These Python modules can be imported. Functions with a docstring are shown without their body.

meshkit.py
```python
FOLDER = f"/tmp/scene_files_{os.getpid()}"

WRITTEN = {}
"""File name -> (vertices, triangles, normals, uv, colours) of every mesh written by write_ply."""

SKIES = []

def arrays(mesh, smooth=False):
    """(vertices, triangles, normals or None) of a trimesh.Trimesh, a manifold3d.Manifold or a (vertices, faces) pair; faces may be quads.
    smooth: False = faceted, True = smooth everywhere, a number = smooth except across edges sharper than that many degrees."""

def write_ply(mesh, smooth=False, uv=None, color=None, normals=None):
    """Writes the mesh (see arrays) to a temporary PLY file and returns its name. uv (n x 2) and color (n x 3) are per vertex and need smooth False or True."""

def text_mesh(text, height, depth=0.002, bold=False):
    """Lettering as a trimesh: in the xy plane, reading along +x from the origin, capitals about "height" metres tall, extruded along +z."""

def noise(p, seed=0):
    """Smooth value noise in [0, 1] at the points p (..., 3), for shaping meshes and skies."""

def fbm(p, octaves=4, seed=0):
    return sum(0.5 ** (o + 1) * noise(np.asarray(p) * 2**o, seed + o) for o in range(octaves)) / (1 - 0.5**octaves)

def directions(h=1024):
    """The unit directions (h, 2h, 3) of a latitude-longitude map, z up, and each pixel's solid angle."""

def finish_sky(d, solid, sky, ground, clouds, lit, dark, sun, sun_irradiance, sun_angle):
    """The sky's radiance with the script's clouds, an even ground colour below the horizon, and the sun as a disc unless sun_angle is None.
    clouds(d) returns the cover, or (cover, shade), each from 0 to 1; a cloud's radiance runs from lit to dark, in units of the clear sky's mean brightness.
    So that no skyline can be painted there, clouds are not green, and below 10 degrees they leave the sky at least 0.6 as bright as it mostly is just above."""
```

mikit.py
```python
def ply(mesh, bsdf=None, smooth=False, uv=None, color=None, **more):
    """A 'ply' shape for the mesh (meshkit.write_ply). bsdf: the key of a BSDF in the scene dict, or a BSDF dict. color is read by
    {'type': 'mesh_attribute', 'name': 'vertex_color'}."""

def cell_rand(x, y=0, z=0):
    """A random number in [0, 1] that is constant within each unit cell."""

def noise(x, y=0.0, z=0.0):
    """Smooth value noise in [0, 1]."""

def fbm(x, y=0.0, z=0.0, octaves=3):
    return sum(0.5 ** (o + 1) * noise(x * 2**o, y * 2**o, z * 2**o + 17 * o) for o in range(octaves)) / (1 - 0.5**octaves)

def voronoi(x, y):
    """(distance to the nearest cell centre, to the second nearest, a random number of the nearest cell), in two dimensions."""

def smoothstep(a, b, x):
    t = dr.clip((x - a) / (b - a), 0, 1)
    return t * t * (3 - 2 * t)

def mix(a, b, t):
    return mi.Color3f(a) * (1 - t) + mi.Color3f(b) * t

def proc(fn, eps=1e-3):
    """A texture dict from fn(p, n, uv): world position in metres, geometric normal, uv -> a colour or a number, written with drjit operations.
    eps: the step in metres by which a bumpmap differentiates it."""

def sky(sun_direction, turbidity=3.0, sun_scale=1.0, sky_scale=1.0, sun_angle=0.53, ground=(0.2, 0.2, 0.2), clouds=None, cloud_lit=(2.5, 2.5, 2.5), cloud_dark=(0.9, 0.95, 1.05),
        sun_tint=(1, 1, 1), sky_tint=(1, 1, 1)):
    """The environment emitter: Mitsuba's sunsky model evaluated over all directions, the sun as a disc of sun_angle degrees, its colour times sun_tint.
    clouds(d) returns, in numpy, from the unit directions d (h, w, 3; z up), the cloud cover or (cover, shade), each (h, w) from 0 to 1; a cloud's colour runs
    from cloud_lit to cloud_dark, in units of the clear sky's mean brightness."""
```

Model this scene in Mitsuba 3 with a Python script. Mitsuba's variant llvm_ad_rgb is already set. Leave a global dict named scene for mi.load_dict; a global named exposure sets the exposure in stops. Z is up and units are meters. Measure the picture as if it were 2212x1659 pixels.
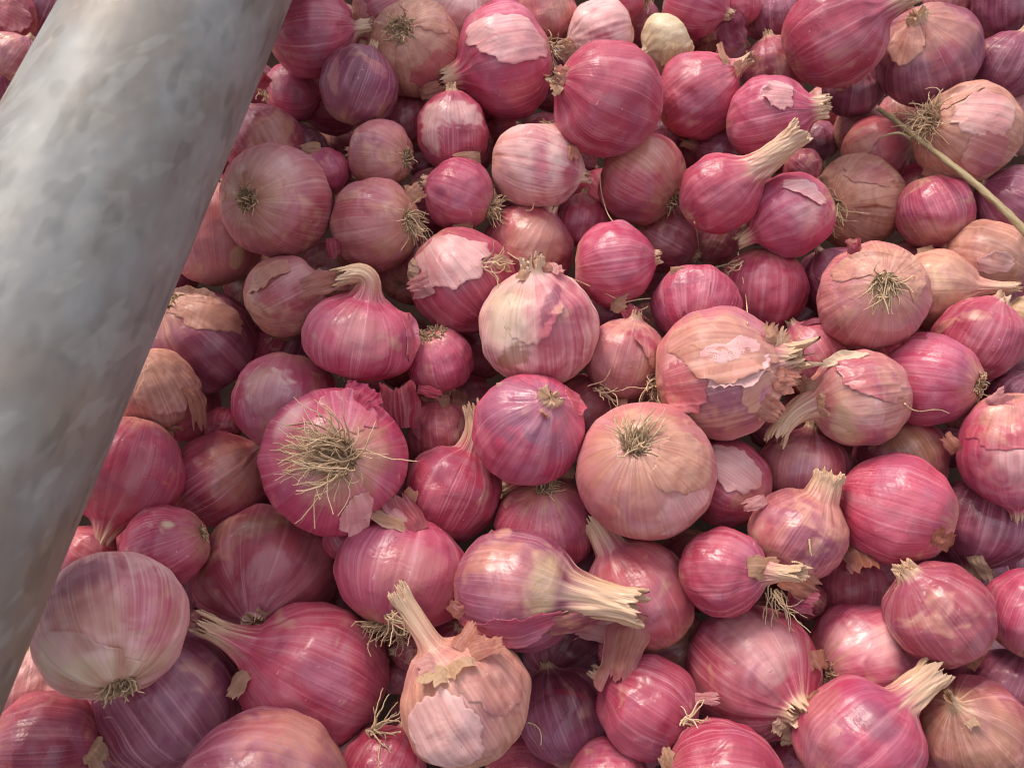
import math
import numpy as np
import drjit as dr
import mitsuba as mi
import mikit, meshkit
from mikit import noise as dn, fbm as dfbm, cell_rand, smoothstep as dss, mix as dmix

T = mi.ScalarTransform4f
scene, labels = {}, {}

# ---------------------------------------------------------------- camera, sky, exposure
W, H = 2212.0, 1659.0            # the grid in which positions on the heap were measured
FPX = 1841.0                     # focal length on that grid
PITCH = math.radians(62.0)
D0 = 0.40                        # distance of the heap along the optical axis
FWD = np.array([0, math.cos(PITCH), -math.sin(PITCH)])
RIGHT = np.array([1.0, 0, 0])
UPV = np.cross(RIGHT, FWD)
CAM = np.array([0, 0, 0.30]) - FWD * D0
scene['camera'] = {
    'type': 'thinlens', 'fov': 2 * math.degrees(math.atan(W / 2 / FPX)), 'fov_axis': 'x',
    'to_world': T().look_at(origin=CAM.tolist(), target=(CAM + FWD).tolist(), up=[0, 0, 1]),
    'aperture_radius': 0.0010, 'focus_distance': 0.375, 'near_clip': 0.01, 'far_clip': 100.0}
SUN = np.array([-0.34, 0.66, 0.70]) / np.linalg.norm([-0.34, 0.66, 0.70])

def overcast(d):
    """A closed white sky, brightest round the veiled sun and evenly falling off away from it."""
    return np.ones(d.shape[:2]), np.clip(0.62 - 0.62 * (d @ SUN), 0, 1)

scene['sky'] = mikit.sky(SUN.tolist(), turbidity=3, sun_scale=0.30, sun_angle=24, clouds=overcast,
                         cloud_lit=(1.62, 1.70, 1.88), cloud_dark=(0.34, 0.35, 0.38), sun_tint=(0.91, 0.98, 1.12))
exposure = 3.2

# ---------------------------------------------------------------- helpers
def nrm(v):
    v = np.asarray(v, float)
    return v / np.maximum(np.linalg.norm(v, axis=-1, keepdims=True), 1e-12)

def ray(x, y):
    return FWD + (x - W / 2) / FPX * RIGHT - (y - H / 2) / FPX * UPV

SLOPE = math.radians(9.0)
HN = np.array([0, -math.sin(SLOPE), math.cos(SLOPE)])   # the heap's surface rises gently away from the viewer
P0 = CAM + FWD * D0

def heap_depth(x, y, lift=0.0):
    d = ray(x, y)
    return ((P0 - CAM) @ HN + lift) / (d @ HN)

def sstep(a, b, x):
    t = np.clip((x - a) / (b - a), 0, 1)
    return t * t * (3 - 2 * t)

def n1(x, y=0.0, z=0.0, seed=0):
    x, y, z = np.broadcast_arrays(np.asarray(x, float), y, z)
    return meshkit.noise(np.stack([x, y, z], -1), seed)

def write(v, f, n, uv, bsdf):
    return {'type': 'ply', 'filename': meshkit.write_ply((v, f), False, uv, None, normals=n), 'face_normals': False,
            'bsdf': {'type': 'ref', 'id': bsdf}}

def grid_faces(a, b):
    i, j = np.meshgrid(np.arange(a - 1), np.arange(b - 1), indexing='ij')
    q = (i * b + j).ravel()
    return np.concatenate([np.stack([q, q + 1, q + b + 1], 1), np.stack([q, q + b + 1, q + b], 1)])

def grid_normals(P, wrap=False):
    du = np.roll(P, -1, 1) - np.roll(P, 1, 1) if wrap else np.gradient(P, axis=1)
    dv = np.gradient(P, axis=0)
    return nrm(np.cross(du, dv))

def numbered(name):
    if name not in labels and not any(k == name or k.startswith(name + '__') for k in scene):
        return name
    k = 1
    while f'{name}_{k:03d}' in labels or f'{name}_{k:03d}' in scene:
        k += 1
    return f'{name}_{k:03d}'

def part_key(base):
    if base not in scene:
        return base
    k = 1
    while f'{base}_{k:03d}' in scene:
        k += 1
    return f'{base}_{k:03d}'

# ---------------------------------------------------------------- materials
# uv of every skin: u = 2 * id + 0.5 + turn around the axis, v = 2 * tone + 0.5 + way from root (0) to neck tip (1)
#        first colour            second colour          tan amount
TONES = [
    ((0.334, 0.030, 0.066), (0.458, 0.085, 0.132), .10),   # 0 crimson
    ((0.380, 0.033, 0.087), (0.502, 0.115, 0.173), .05),   # 1 vivid magenta
    ((0.182, 0.031, 0.062), (0.305, 0.081, 0.131), .08),   # 2 purple, maroon
    ((0.399, 0.099, 0.112), (0.501, 0.194, 0.192), .40),   # 3 pink with tan
    ((.430, .155, .115), (.540, .255, .190), .80),   # 4 tan paper
    ((.600, .245, .250), (.745, .470, .435), .08),   # 5 pale lilac
    ((.480, .300, .170), (.640, .460, .290), .00),   # 6 straw
    ((.240, .110, .060), (.380, .200, .110), .00),   # 7 brown dry skin
    ((.580, .420, .250), (.700, .560, .390), .00),   # 8 cream
    ((0.407, 0.061, 0.086), (0.484, 0.123, 0.140), .22),   # 9 orange red
    ((0.263, 0.034, 0.060), (0.365, 0.081, 0.104), .25),   # 10 dull red brown
    ((.190, .045, .095), (.330, .105, .175), .00),   # 11 violet
]
NSPOT, NFLOAT = 5, 2 + 5 * 15
SPOT_ROWS = {}       # id -> numbers of its skin: base tone and up to five stains (centre, axis, radii, two colours, softness)
TONE_TABLE = mi.Float(np.array([list(a) + list(b) + [t] for a, b, t in TONES], np.float32).ravel())

def pick(table, index, k):
    return dr.gather(mi.Float, table, mi.UInt32(index) + k)

def pick3(table, index, k):
    return mi.Color3f(pick(table, index, k), pick(table, index, k + 1), pick(table, index, k + 2))

def skin_vars(uv):
    ident = dr.floor(uv.x * 0.5)
    u = uv.x - 2 * ident - 0.5
    tone = dr.floor(uv.y * 0.5)
    v = uv.y - 2 * tone - 0.5
    a = u * (2 * math.pi)
    cx, cy = dr.cos(a), dr.sin(a)
    o = ident * 5.37
    th = dr.clip(v / 0.8, 0, 1) * math.pi
    st, ct = dr.sin(th), -dr.cos(th)
    x, y, z = cx * st, cy * st, ct
    w1, w2 = dn(x * 2.3 + o, y * 2.3, z * 2.3 + 31) - 0.5, dn(x * 2.3 - o, y * 2.3 + 17, z * 2.3) - 0.5
    x, y, z = 0.80 * x + 0.60 * z + 0.55 * w1, y + 0.55 * w2, 0.80 * z - 0.60 * x + 0.4 * (w1 + w2)
    return ident, tone, v, cx, cy, o, x, y, z

def tex_dir(v, cx, cy):
    th = dr.clip(v / 0.8, 0, 1) * math.pi
    st = dr.sin(th)
    return cx * st, cy * st, -dr.cos(th)

def skin_tan(ident, tone, v, o, x, y, z, streak, amount):
    low = dfbm(x * 1.5 + o, y * 1.5 + 3.1, z * 1.5, 3)
    mid = dn(x * 7 + o, y * 7, z * 7)
    thr = 0.83 - 0.62 * amount
    patch = dss(thr - 0.10, thr + 0.09, low + 0.18 * (mid - 0.5) + 0.05 * (streak - 0.5))
    return low, mid, patch

def skin_color(p, n, uv):
    ident, tone, v, cx, cy, o, x, y, z = skin_vars(uv)
    row = dr.clip(dr.select(ident >= 0, ident, 0), 0, 999) * NFLOAT
    ti = dr.clip(dr.select(tone >= 0, tone, 0), 0, len(TONES) - 1)
    bi = pick(SPOTS, row, 0)
    A, B, amt = pick3(TONE_TABLE, ti * 7, 0), pick3(TONE_TABLE, ti * 7, 3), pick(TONE_TABLE, ti * 7, 6)
    own = dr.select(dr.abs(ti - bi) < 0.5, 1.0, 0.72)
    A = dmix(pick3(TONE_TABLE, bi * 7, 0), A, own)
    B = dmix(pick3(TONE_TABLE, bi * 7, 3), B, own)
    dry = (dr.abs(tone - 6) < 0.5) | (dr.abs(tone - 7) < 0.5) | (dr.abs(tone - 8) < 0.5)
    streak = dn(cx * 7 + o, cy * 7, v * 1.6)
    fine = dn(cx * 30 + o, cy * 30, v * 2.2 + 4)
    hair = dn(cx * 75 + o, cy * 75, v * 3.0 + 9)
    low, mid, patch = skin_tan(ident, tone, v, o, x, y, z, streak, amt + 0.25 * (cell_rand(ident, 3) - 0.5))
    low2 = dfbm(x * 1.5 - o, y * 1.5, z * 1.5 + 7, 2)
    f = dss(0.26, 0.76, 0.48 * low2 + 0.14 * streak + 0.24 * fine + 0.14 * hair)
    # stains and half-shed skins of this one onion
    d0 = mi.Vector3f(*tex_dir(v, cx, cy))
    col = dmix(A, B, f)
    sheet = dr.abs(ti - bi) > 0.5
    for k in range(NSPOT):
        i = 2 + 15 * k
        c = mi.Vector3f(pick(SPOTS, row, i), pick(SPOTS, row, i + 1), pick(SPOTS, row, i + 2))
        t1 = mi.Vector3f(pick(SPOTS, row, i + 3), pick(SPOTS, row, i + 4), pick(SPOTS, row, i + 5))
        t2 = dr.cross(c, t1)
        su, sv, soft = pick(SPOTS, row, i + 6), pick(SPOTS, row, i + 7), pick(SPOTS, row, i + 14)
        q = dr.sqrt(dr.square(dr.dot(d0, t1) * su) + dr.square(dr.dot(d0, t2) * sv)) + dr.select(dr.dot(d0, c) > 0, 0.0, 9.0)
        q += 0.70 * (mid - 0.5) + 0.70 * (low - 0.5) + 0.22 * (streak - 0.5) + 0.30 * (fine - 0.5) + 0.2 * (hair - 0.5)
        w = dr.select(sheet, 0.0, (1 - dss(1 - soft, 1 + soft, q)) * 0.78)
        col = dmix(col, dmix(pick3(SPOTS, row, i + 8), pick3(SPOTS, row, i + 11), f), w)
    col *= 0.88 + 0.22 * cell_rand(ident, 1)
    # a purple bloom, and pale veins that run from root to neck
    col = dmix(col, mi.Color3f(.28, .075, .145), dr.select(dry, 0.0, dr.select(dr.abs(tone - 5) < 0.5, 0.14, 0.42) * dss(0.54, 0.76, dfbm(x * 1.2 + o, y * 1.2 - 9, z * 1.2, 2))))
    vein = dss(0.54, 0.80, 0.16 * streak + 0.46 * fine + 0.38 * hair)
    col = dmix(col, dmix(col, mi.Color3f(.70, .38, .42), 0.6), vein * (0.14 + 0.34 * cell_rand(ident, 2)))
    col *= 1 - 0.16 * dss(0.55, 0.85, 0.5 * dn(cx * 17 - o, cy * 17, v * 1.5) + 0.5 * dn(cx * 50 - o, cy * 50, v * 2.5))
    tan = dmix(mi.Color3f(.385, .150, .108), mi.Color3f(.52, .255, .185), dss(.25, .75, 0.5 * fine + 0.5 * mid))
    root = 1 - dss(0.05, 0.24 + 0.16 * amt, v + 0.22 * (streak - 0.5) + 0.10 * (low2 - 0.5))
    t = dr.clip(0.66 * patch + 0.80 * root, 0, 1)
    col = dmix(col, tan, dr.select(dry, 0.0, t))
    straw = dmix(mi.Color3f(.44, .25, .15), mi.Color3f(.60, .40, .265), dss(.05, .95, 0.5 * fine + 0.5 * streak))
    neck = dss(0.79, 0.96, v + 0.10 * (cell_rand(ident, 5) - 0.35) + 0.14 * (streak - 0.5) + 0.06 * (fine - 0.5))
    col = dmix(col, straw, dr.select(dry, 0.0, neck))
    # dirt at the root plate, specks and small scars
    col = dmix(col, mi.Color3f(.16, .11, .07), 0.75 * (1 - dss(0.015, 0.06, v + 0.03 * (fine - 0.5))))
    sp = dn(x * 26 + o, y * 26, z * 26)
    col *= 1 - 0.35 * dss(0.905, 0.95, sp)
    s2 = dn(x * 17 - o, y * 17 + 5, z * 17)
    col = dmix(col, mi.Color3f(.68, .46, .40), 0.40 * dss(0.86, 0.95, s2) * dss(.50, .75, mid))
    film = dfbm(x * 3.1 + o, y * 3.1, z * 3.1 + 11, 3)
    col = dmix(col, mi.Color3f(.62, .38, .40), 0.13 * dss(0.48, 0.72, 0.6 * film + 0.4 * streak))
    return col

def skin_rough(p, n, uv):
    ident, tone, v, cx, cy, o, x, y, z = skin_vars(uv)
    papery = dr.select((tone > 3.5) & (tone < 8.5), 0.12, 0.0)
    return 0.30 + 0.08 * cell_rand(ident, 7) + papery + 0.20 * dss(.40, .70, dn(x * 4 + o, y * 4, z * 4)) + 0.15 * dss(.72, .85, v)

def skin_bump(p, n, uv):
    ident, tone, v, cx, cy, o, x, y, z = skin_vars(uv)
    streak = dn(cx * 9 + o, cy * 9, v * 2.6)
    fine = dn(cx * 30 + o, cy * 30, v * 3.2 + 4)
    mid = dn(x * 7 + o, y * 7, z * 7)
    pit = dn(x * 20 + o, y * 20, z * 20)
    return 0.55 * streak + 0.32 * fine * (0.7 + 1.0 * dss(.6, .85, v)) + 0.25 * mid + 0.22 * pit

col_t, rough_t = mikit.proc(skin_color), mikit.proc(skin_rough)
scene['onion_skin'] = {'type': 'bumpmap', 'arbitrary': mikit.proc(skin_bump, eps=4e-4), 'scale': 0.00055,
                       'bsdf': {'type': 'principled', 'base_color': col_t, 'roughness': rough_t, 'specular': 0.3, 'clearcoat': 1.0, 'clearcoat_gloss': 0.72}}
scene['paper_skin'] = {'type': 'twosided', 'bsdf': {'type': 'bumpmap', 'arbitrary': mikit.proc(skin_bump, eps=4e-4), 'scale': 0.0007,
                       'bsdf': {'type': 'principled', 'base_color': col_t, 'roughness': rough_t, 'specular': 0.5}}}

scene['thin_paper'] = {'type': 'principledthin', 'base_color': col_t, 'roughness': rough_t, 'diff_trans': 0.75, 'eta': 1.4}

def root_color(p, n, uv):
    r = dn(p.x * 700, p.y * 700, p.z * 700)
    k = cell_rand(dr.floor(uv.x))
    return dmix(mi.Color3f(.20, .125, .07), mi.Color3f(.70, .49, .31), dr.clip(uv.y * 0.9 + 0.35 * (k - 0.5) + 0.2 * (r - 0.5), 0, 1))

scene['dry_root'] = {'type': 'principled', 'base_color': mikit.proc(root_color), 'roughness': 0.7, 'specular': 0.3}

def stalk_color(p, n, uv):
    f = dn(uv.x * 7, uv.y * 3.0)
    g = dn(uv.x * 26, uv.y * 5.0)
    return dmix(mi.Color3f(.21, .15, .072), mi.Color3f(.38, .285, .16), 0.55 * f + 0.45 * g)

scene['stalk_fibre'] = {'type': 'principled', 'base_color': mikit.proc(stalk_color), 'roughness': 0.6, 'specular': 0.4}

def pole_fields(uv):
    x, y = uv.x, uv.y           # metres around and along
    wx = x + 0.012 * (dfbm(x * 55, y * 55, 3.0, 2) - 0.5)
    wy = y + 0.016 * (dfbm(x * 55 + 9, y * 55, 7.0, 2) - 0.5)
    big = dfbm(wx * 34, wy * 20, 1.0, 4)
    f1, f2, w = mikit.voronoi(wx * 120 + 0.45 * wy * 90, wy * 68)
    return big, f1, f2, w

def pole_color(p, n, uv):
    big, f1, f2, w = pole_fields(uv)
    fine = dfbm(uv.x * 230, uv.y * 120, 2.0, 3)
    col = dmix(mi.Color3f(.185, .160, .142), mi.Color3f(.225, .218, .212), dss(.36, .64, 0.6 * big + 0.4 * dfbm(uv.x * 80, uv.y * 45, 6.0, 3)))
    brown = dss(.46, .70, dfbm(uv.x * 20 + 4, uv.y * 10, 5.0, 3))
    col = dmix(col, mi.Color3f(.225, .165, .122), 0.80 * brown)
    fleck = dss(.915, .93, w + 0.05 * (fine - 0.5)) * dss(.05, .25, f2 - f1 + 0.30 * (fine - 0.5)) * dss(.40, .58, dfbm(uv.x * 30, uv.y * 16, 8.0, 2))
    col = dmix(col, mi.Color3f(.28, .265, .235), 0.28 * fleck)
    fleck2 = dss(.60, .72, dfbm(uv.x * 120 + 0.5 * uv.y * 120, uv.y * 60, 9.0, 3))
    col = dmix(col, mi.Color3f(.28, .27, .25), 0.45 * fleck2)
    col *= 0.88 + 0.24 * fine
    return col * (1 - 0.22 * dss(.62, .8, dfbm(uv.x * 150, uv.y * 75, 4.0, 2)))

def pole_rough(p, n, uv):
    return 0.42 + 0.22 * dfbm(uv.x * 60, uv.y * 40, 6.0, 3)

def pole_bump(p, n, uv):
    return dfbm(uv.x * 70, uv.y * 45, 2.0, 3)

scene['mottled_metal'] = {'type': 'bumpmap', 'arbitrary': mikit.proc(pole_bump, eps=8e-4), 'scale': 0.0012,
                          'bsdf': {'type': 'principled', 'base_color': mikit.proc(pole_color), 'roughness': mikit.proc(pole_rough), 'specular': 0.5}}

def sack_color(p, n, uv):
    return dmix(mi.Color3f(.018, .010, .009), mi.Color3f(.035, .02, .016), dfbm(p.x * 90, p.y * 90, 0.0, 3))

scene['bin_lining'] = {'type': 'diffuse', 'reflectance': mikit.proc(sack_color)}

# ---------------------------------------------------------------- the onion
NU = 80

def profile(q, L, nr, k):
    """Rows (z, r, v) from the root pole to the neck tip and a little way back inside it, in units of the bulb's radius."""
    z = np.concatenate([-q * np.cos(np.linspace(0, math.pi * .5, 160)), np.linspace(0, q * 1.0 + L, 420)[1:]])
    ell = np.where(np.abs(z) < q, np.sqrt(np.maximum(1 - (z / q) ** 2, 0)), -2.0 * (np.abs(z) - q))
    ell = np.where((ell > 0) & (z > 0), np.maximum(ell, 0) ** 1.12, ell)
    t = np.clip((z - q * .6) / (L + q * .4), 0, 1)
    nk = nr * (1.12 - 0.30 * t + 0.16 * sstep(.8, 1, t))
    nk = nk + (.74 - nr) / (1 + np.exp(np.clip((z - .78 * q) / (.20 * k + .045), -30, 30))) * (z > 0)
    k = min(k, .4)
    h = np.maximum(k - np.abs(ell - nk), 0) / k
    r = np.where(z > 0, np.maximum(ell, nk) + h * h * k / 4 * sstep(0, q * .5, z), ell)
    r[0] = 0
    z = z + 0.075 * np.exp(-(r / .16) ** 2) * (z < 0)
    s = np.concatenate([[0], np.cumsum(np.hypot(np.diff(z), np.diff(r)))])
    sq = np.interp(q, z[200:], s[200:])
    nb, nn = 48, max(5, int(16 * L / .8))
    rows = np.concatenate([np.linspace(0, 1, nb) ** 0.92 * sq, sq + (s[-1] - sq) * np.linspace(0, 1, nn + 1)[1:]])
    zz, rr = np.interp(rows, s, z), np.interp(rows, s, r)
    v = np.where(rows <= sq, .8 * rows / sq, .8 + .2 * (rows - sq) / max(s[-1] - sq, 1e-6))
    dip = min(.35, .9 * L * L + .02)
    zi = zz[-1] - dip * np.array([-.01, .15, .5, .9, 1.0])
    ri = rr[-1] * np.array([.90, .78, .66, .45, 0.0])
    return np.concatenate([zz, zi]), np.concatenate([rr, ri]), np.concatenate([v, np.full(5, .97)]), nb, nb + nn

class Onion:
    def __init__(s, ident, center, R, q, axis, view, tone, L, nr, seed, lump=.08, bend=0.0, bdir=None, k=.34, jag=.12, bs=0.0, bl=1.0):
        s.bs, s.bl = bs, bl
        s.id, s.c, s.R, s.q, s.a, s.tone, s.L, s.nr, s.seed = ident, center, R, q, nrm(axis), tone, L, nr, seed
        s.e1, s.e2, s.e3 = view
        ref = s.e3 if abs(s.e3 @ s.a) < .9 else s.e1
        s.b1 = nrm(np.cross(s.a, ref)); s.b2 = np.cross(s.a, s.b1)
        s.lump, s.bend, s.k, s.jag = lump, bend, k, jag
        d = s.b1 if bdir is None else bdir @ np.stack([s.b1, s.b2], 1)
        s.bd = nrm(np.array([d[0], d[1]])) if bdir is not None else np.array([1.0, 0.0])
        z, r, v, nb, nt = profile(q, L, nr, k)
        s.z, s.r, s.v, s.nb, s.nt = z, r, v, nb, nt
        m = np.arange(nb)
        s.tab = (np.arctan2(r[m], -z[m]), np.hypot(r[m], z[m]))      # angle from the root, distance

    def bump(s, d):
        f = s.lump * (meshkit.fbm(d * 1.6 + s.seed * 3.17, 2, 1) - .5) * 2 + .018 * (meshkit.noise(d * 5.0 + s.seed, 3) - .5) * 2
        return 1 + f

    def surf(s, d, off=0.0):
        """The point of the bulb's skin in the local direction d (n, 3), and a distance off outside it, in metres."""
        th = np.arctan2(np.hypot(d[..., 0], d[..., 1]), -d[..., 2])
        rad = np.interp(th, *s.tab) * s.bump(d) * s.R + off
        return d * rad[..., None]

    def uvof(s, d, tone):
        th = np.arctan2(np.hypot(d[..., 0], d[..., 1]), -d[..., 2])
        u = np.arctan2(d[..., 1], d[..., 0]) / (2 * math.pi)
        uc = math.atan2(np.mean(d[..., 1]), np.mean(d[..., 0])) / (2 * math.pi)
        u = u - np.round(u - uc)
        v = np.interp(th, s.tab[0], s.v[:s.nb])
        return np.stack([2 * s.id + .5 + (u - math.floor(uc)) * .98, 2 * tone + .5 + np.clip(v, 0, .99)], -1)

    def world(s, p):
        return s.c + p[..., 0:1] * s.b1 + p[..., 1:2] * s.b2 + p[..., 2:3] * s.a

    def local(s, w):
        return np.stack([w @ s.b1, w @ s.b2, w @ s.a], -1)

    def seen(s, dx, dy):
        """The local unit direction of the skin seen at (dx, dy) radii from the middle."""
        for it in range(3):
            g = math.sqrt(max(1 - dx * dx - dy * dy, .01))
        d = s.local(nrm(dx * s.e1 + dy * s.e2 + g * s.e3))
        d = d / np.array([1, 1, .5 + .5 / s.q]) if False else d
        return nrm(d)

    def meshes(s, key):
        NVr = len(s.z)
        u = np.arange(NU) / NU
        a = u * 2 * math.pi
        cx, cy = np.cos(a), np.sin(a)
        Z, R_ = np.repeat(s.z[:, None], NU, 1), np.repeat(s.r[:, None], NU, 1)
        V = np.repeat(s.v[:, None], NU, 1)
        zi = np.arange(NVr)
        # pleats towards the neck, shallow ribs on the bulb, an uneven cut end
        w = sstep(.45 * s.q, 1.05 * s.q, s.z)[:, None]
        tw = (1.1 * math.sin(s.seed * 2.7)) * np.clip(s.z - .7 * s.q, 0, 2)[:, None]
        ca_, sa_ = np.cos(a[None] + tw), np.sin(a[None] + tw)
        pl = n1(ca_ * 2.6 + s.seed, sa_ * 2.6, Z * 1.6, 5) - .5 + .55 * (n1(ca_ * 6.5 + s.seed, sa_ * 6.5, Z * 2.5, 6) - .5)
        R_ = R_ * (1 + .27 * w * pl)
        R_ = R_ * (1 + .012 * (n1(cx[None] * 6 + s.seed, cy[None] * 6, Z * .8, 9) - .5) * 2)
        tipw = sstep(s.q + .35 * s.L, s.q + s.L, s.z)[:, None] * (zi[:, None] >= s.nb)
        Z = Z + s.jag * tipw * (n1(cx[None] * 2.6 + s.seed, cy[None] * 2.6, 0, 7) - .55 + 1.1 * (n1(cx[None] * 9, cy[None] * 9, s.seed, 8) - .5))
        fl = .24 * math.sin(s.seed * 1.3) * sstep(.9 * s.q, s.q + .5 * s.L + .1, s.z)[:, None]
        P = np.stack([R_ * cx * (1 + fl), R_ * cy * (1 - fl), Z], -1)
        d = nrm(P)
        P = P * s.bump(d)[..., None]
        if s.bend:
            zb = s.q * .80 + s.bs * s.L
            ln = max(s.L + s.q * .2, .15) * s.bl
            t = np.maximum(P[..., 2] - zb, 0)
            kap = s.bend / ln
            t1 = np.minimum(t, ln)
            ang = kap * t1
            ca, sa = np.cos(ang), np.sin(ang)
            lat = P[..., 0] * s.bd[0] + P[..., 1] * s.bd[1]
            new_lat = (1 - ca) / kap + lat * ca + (t - t1) * sa
            new_z = zb + sa / kap - lat * sa + (t - t1) * ca
            on = t > 0
            P[..., 0] += np.where(on, (new_lat - lat) * s.bd[0], 0)
            P[..., 1] += np.where(on, (new_lat - lat) * s.bd[1], 0)
            P[..., 2] = np.where(on, new_z, P[..., 2])
        P = P * s.R
        N = grid_normals(P, True)
        N[0] = [0, 0, -1]
        Wp = s.world(P)
        Nw = N[..., 0:1] * s.b1 + N[..., 1:2] * s.b2 + N[..., 2:3] * s.a
        Wp = np.concatenate([Wp, Wp[:, :1]], 1); Nw = np.concatenate([Nw, Nw[:, :1]], 1); V = np.concatenate([V, V[:, :1]], 1)
        U = np.linspace(0, 1, NU + 1)[None] + .22 * tw / (2 * math.pi)
        out = []
        cut = int(np.searchsorted(s.z[:s.nb], s.q * .93)) if s.L >= .25 else NVr
        parts = [('bulb', 0, min(cut + 1, NVr))] + ([('neck', cut, NVr)] if s.L >= .25 else [])
        for name, i0, i1 in parts:
            uv = np.stack([2 * s.id + .5 + U[i0:i1], 2 * s.tone + .5 + V[i0:i1]], -1)
            sh = (i1 - i0, NU + 1)
            scene[f'{key}__{name}'] = write(Wp[i0:i1].reshape(-1, 3), grid_faces(*sh), Nw[i0:i1].reshape(-1, 3), uv.reshape(-1, 2), 'onion_skin')

    def patch(s, key, dx, dy, su, sv, rot, tone, curl, cdir, seed):
        """A torn outer skin lying on the bulb; its edge may stand off on the side cdir (degrees in the view)."""
        c = s.seen(dx, dy)
        e1, e2 = s.local(s.e1), s.local(s.e2)
        t1 = nrm(e1 - c * (e1 @ c)); t2 = nrm(np.cross(c, t1))
        t2 = t2 if t2 @ e2 > 0 else -t2
        nr_, na = 22, 72
        rho = np.linspace(0, 1, nr_) ** .8
        ph = np.linspace(0, 2 * math.pi, na)
        cp, sp = np.cos(ph), np.sin(ph)
        rot = math.radians(rot)
        jagged = .30 * (n1(cp * 1.6 + seed, sp * 1.6, 0, 11) - .5) + .16 * (n1(cp * 5 + seed, sp * 5, 1, 12) - .5) + .13 * np.abs(n1(cp * 13 + seed, sp * 13, 2, 13) - .5)
        ex, ey = su * cp * (1 + jagged * 1.5), sv * sp * (1 + jagged * 1.5)
        gx, gy = ex * math.cos(rot) - ey * math.sin(rot), ex * math.sin(rot) + ey * math.cos(rot)
        X, Y = rho[:, None] * gx, rho[:, None] * gy
        ang = np.hypot(X, Y)
        sc = np.where(ang > 1e-9, np.sin(ang) / np.maximum(ang, 1e-9), 1)
        D = nrm(np.cos(ang)[..., None] * c + (sc * X)[..., None] * t1 + (sc * Y)[..., None] * t2)
        cd = math.radians(cdir)
        side = np.clip(cp * math.cos(cd - rot) + sp * math.sin(cd - rot), 0, 1)
        edge = np.clip((rho - .55) / .45, 0, 1)[:, None]
        off = .00055 - .0003 * (edge > .98) + s.R * curl * (edge ** 1.6) * (side ** 1.3) * (.6 + .8 * n1(cp * 3 + seed, sp * 3, 3, 14))
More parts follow.
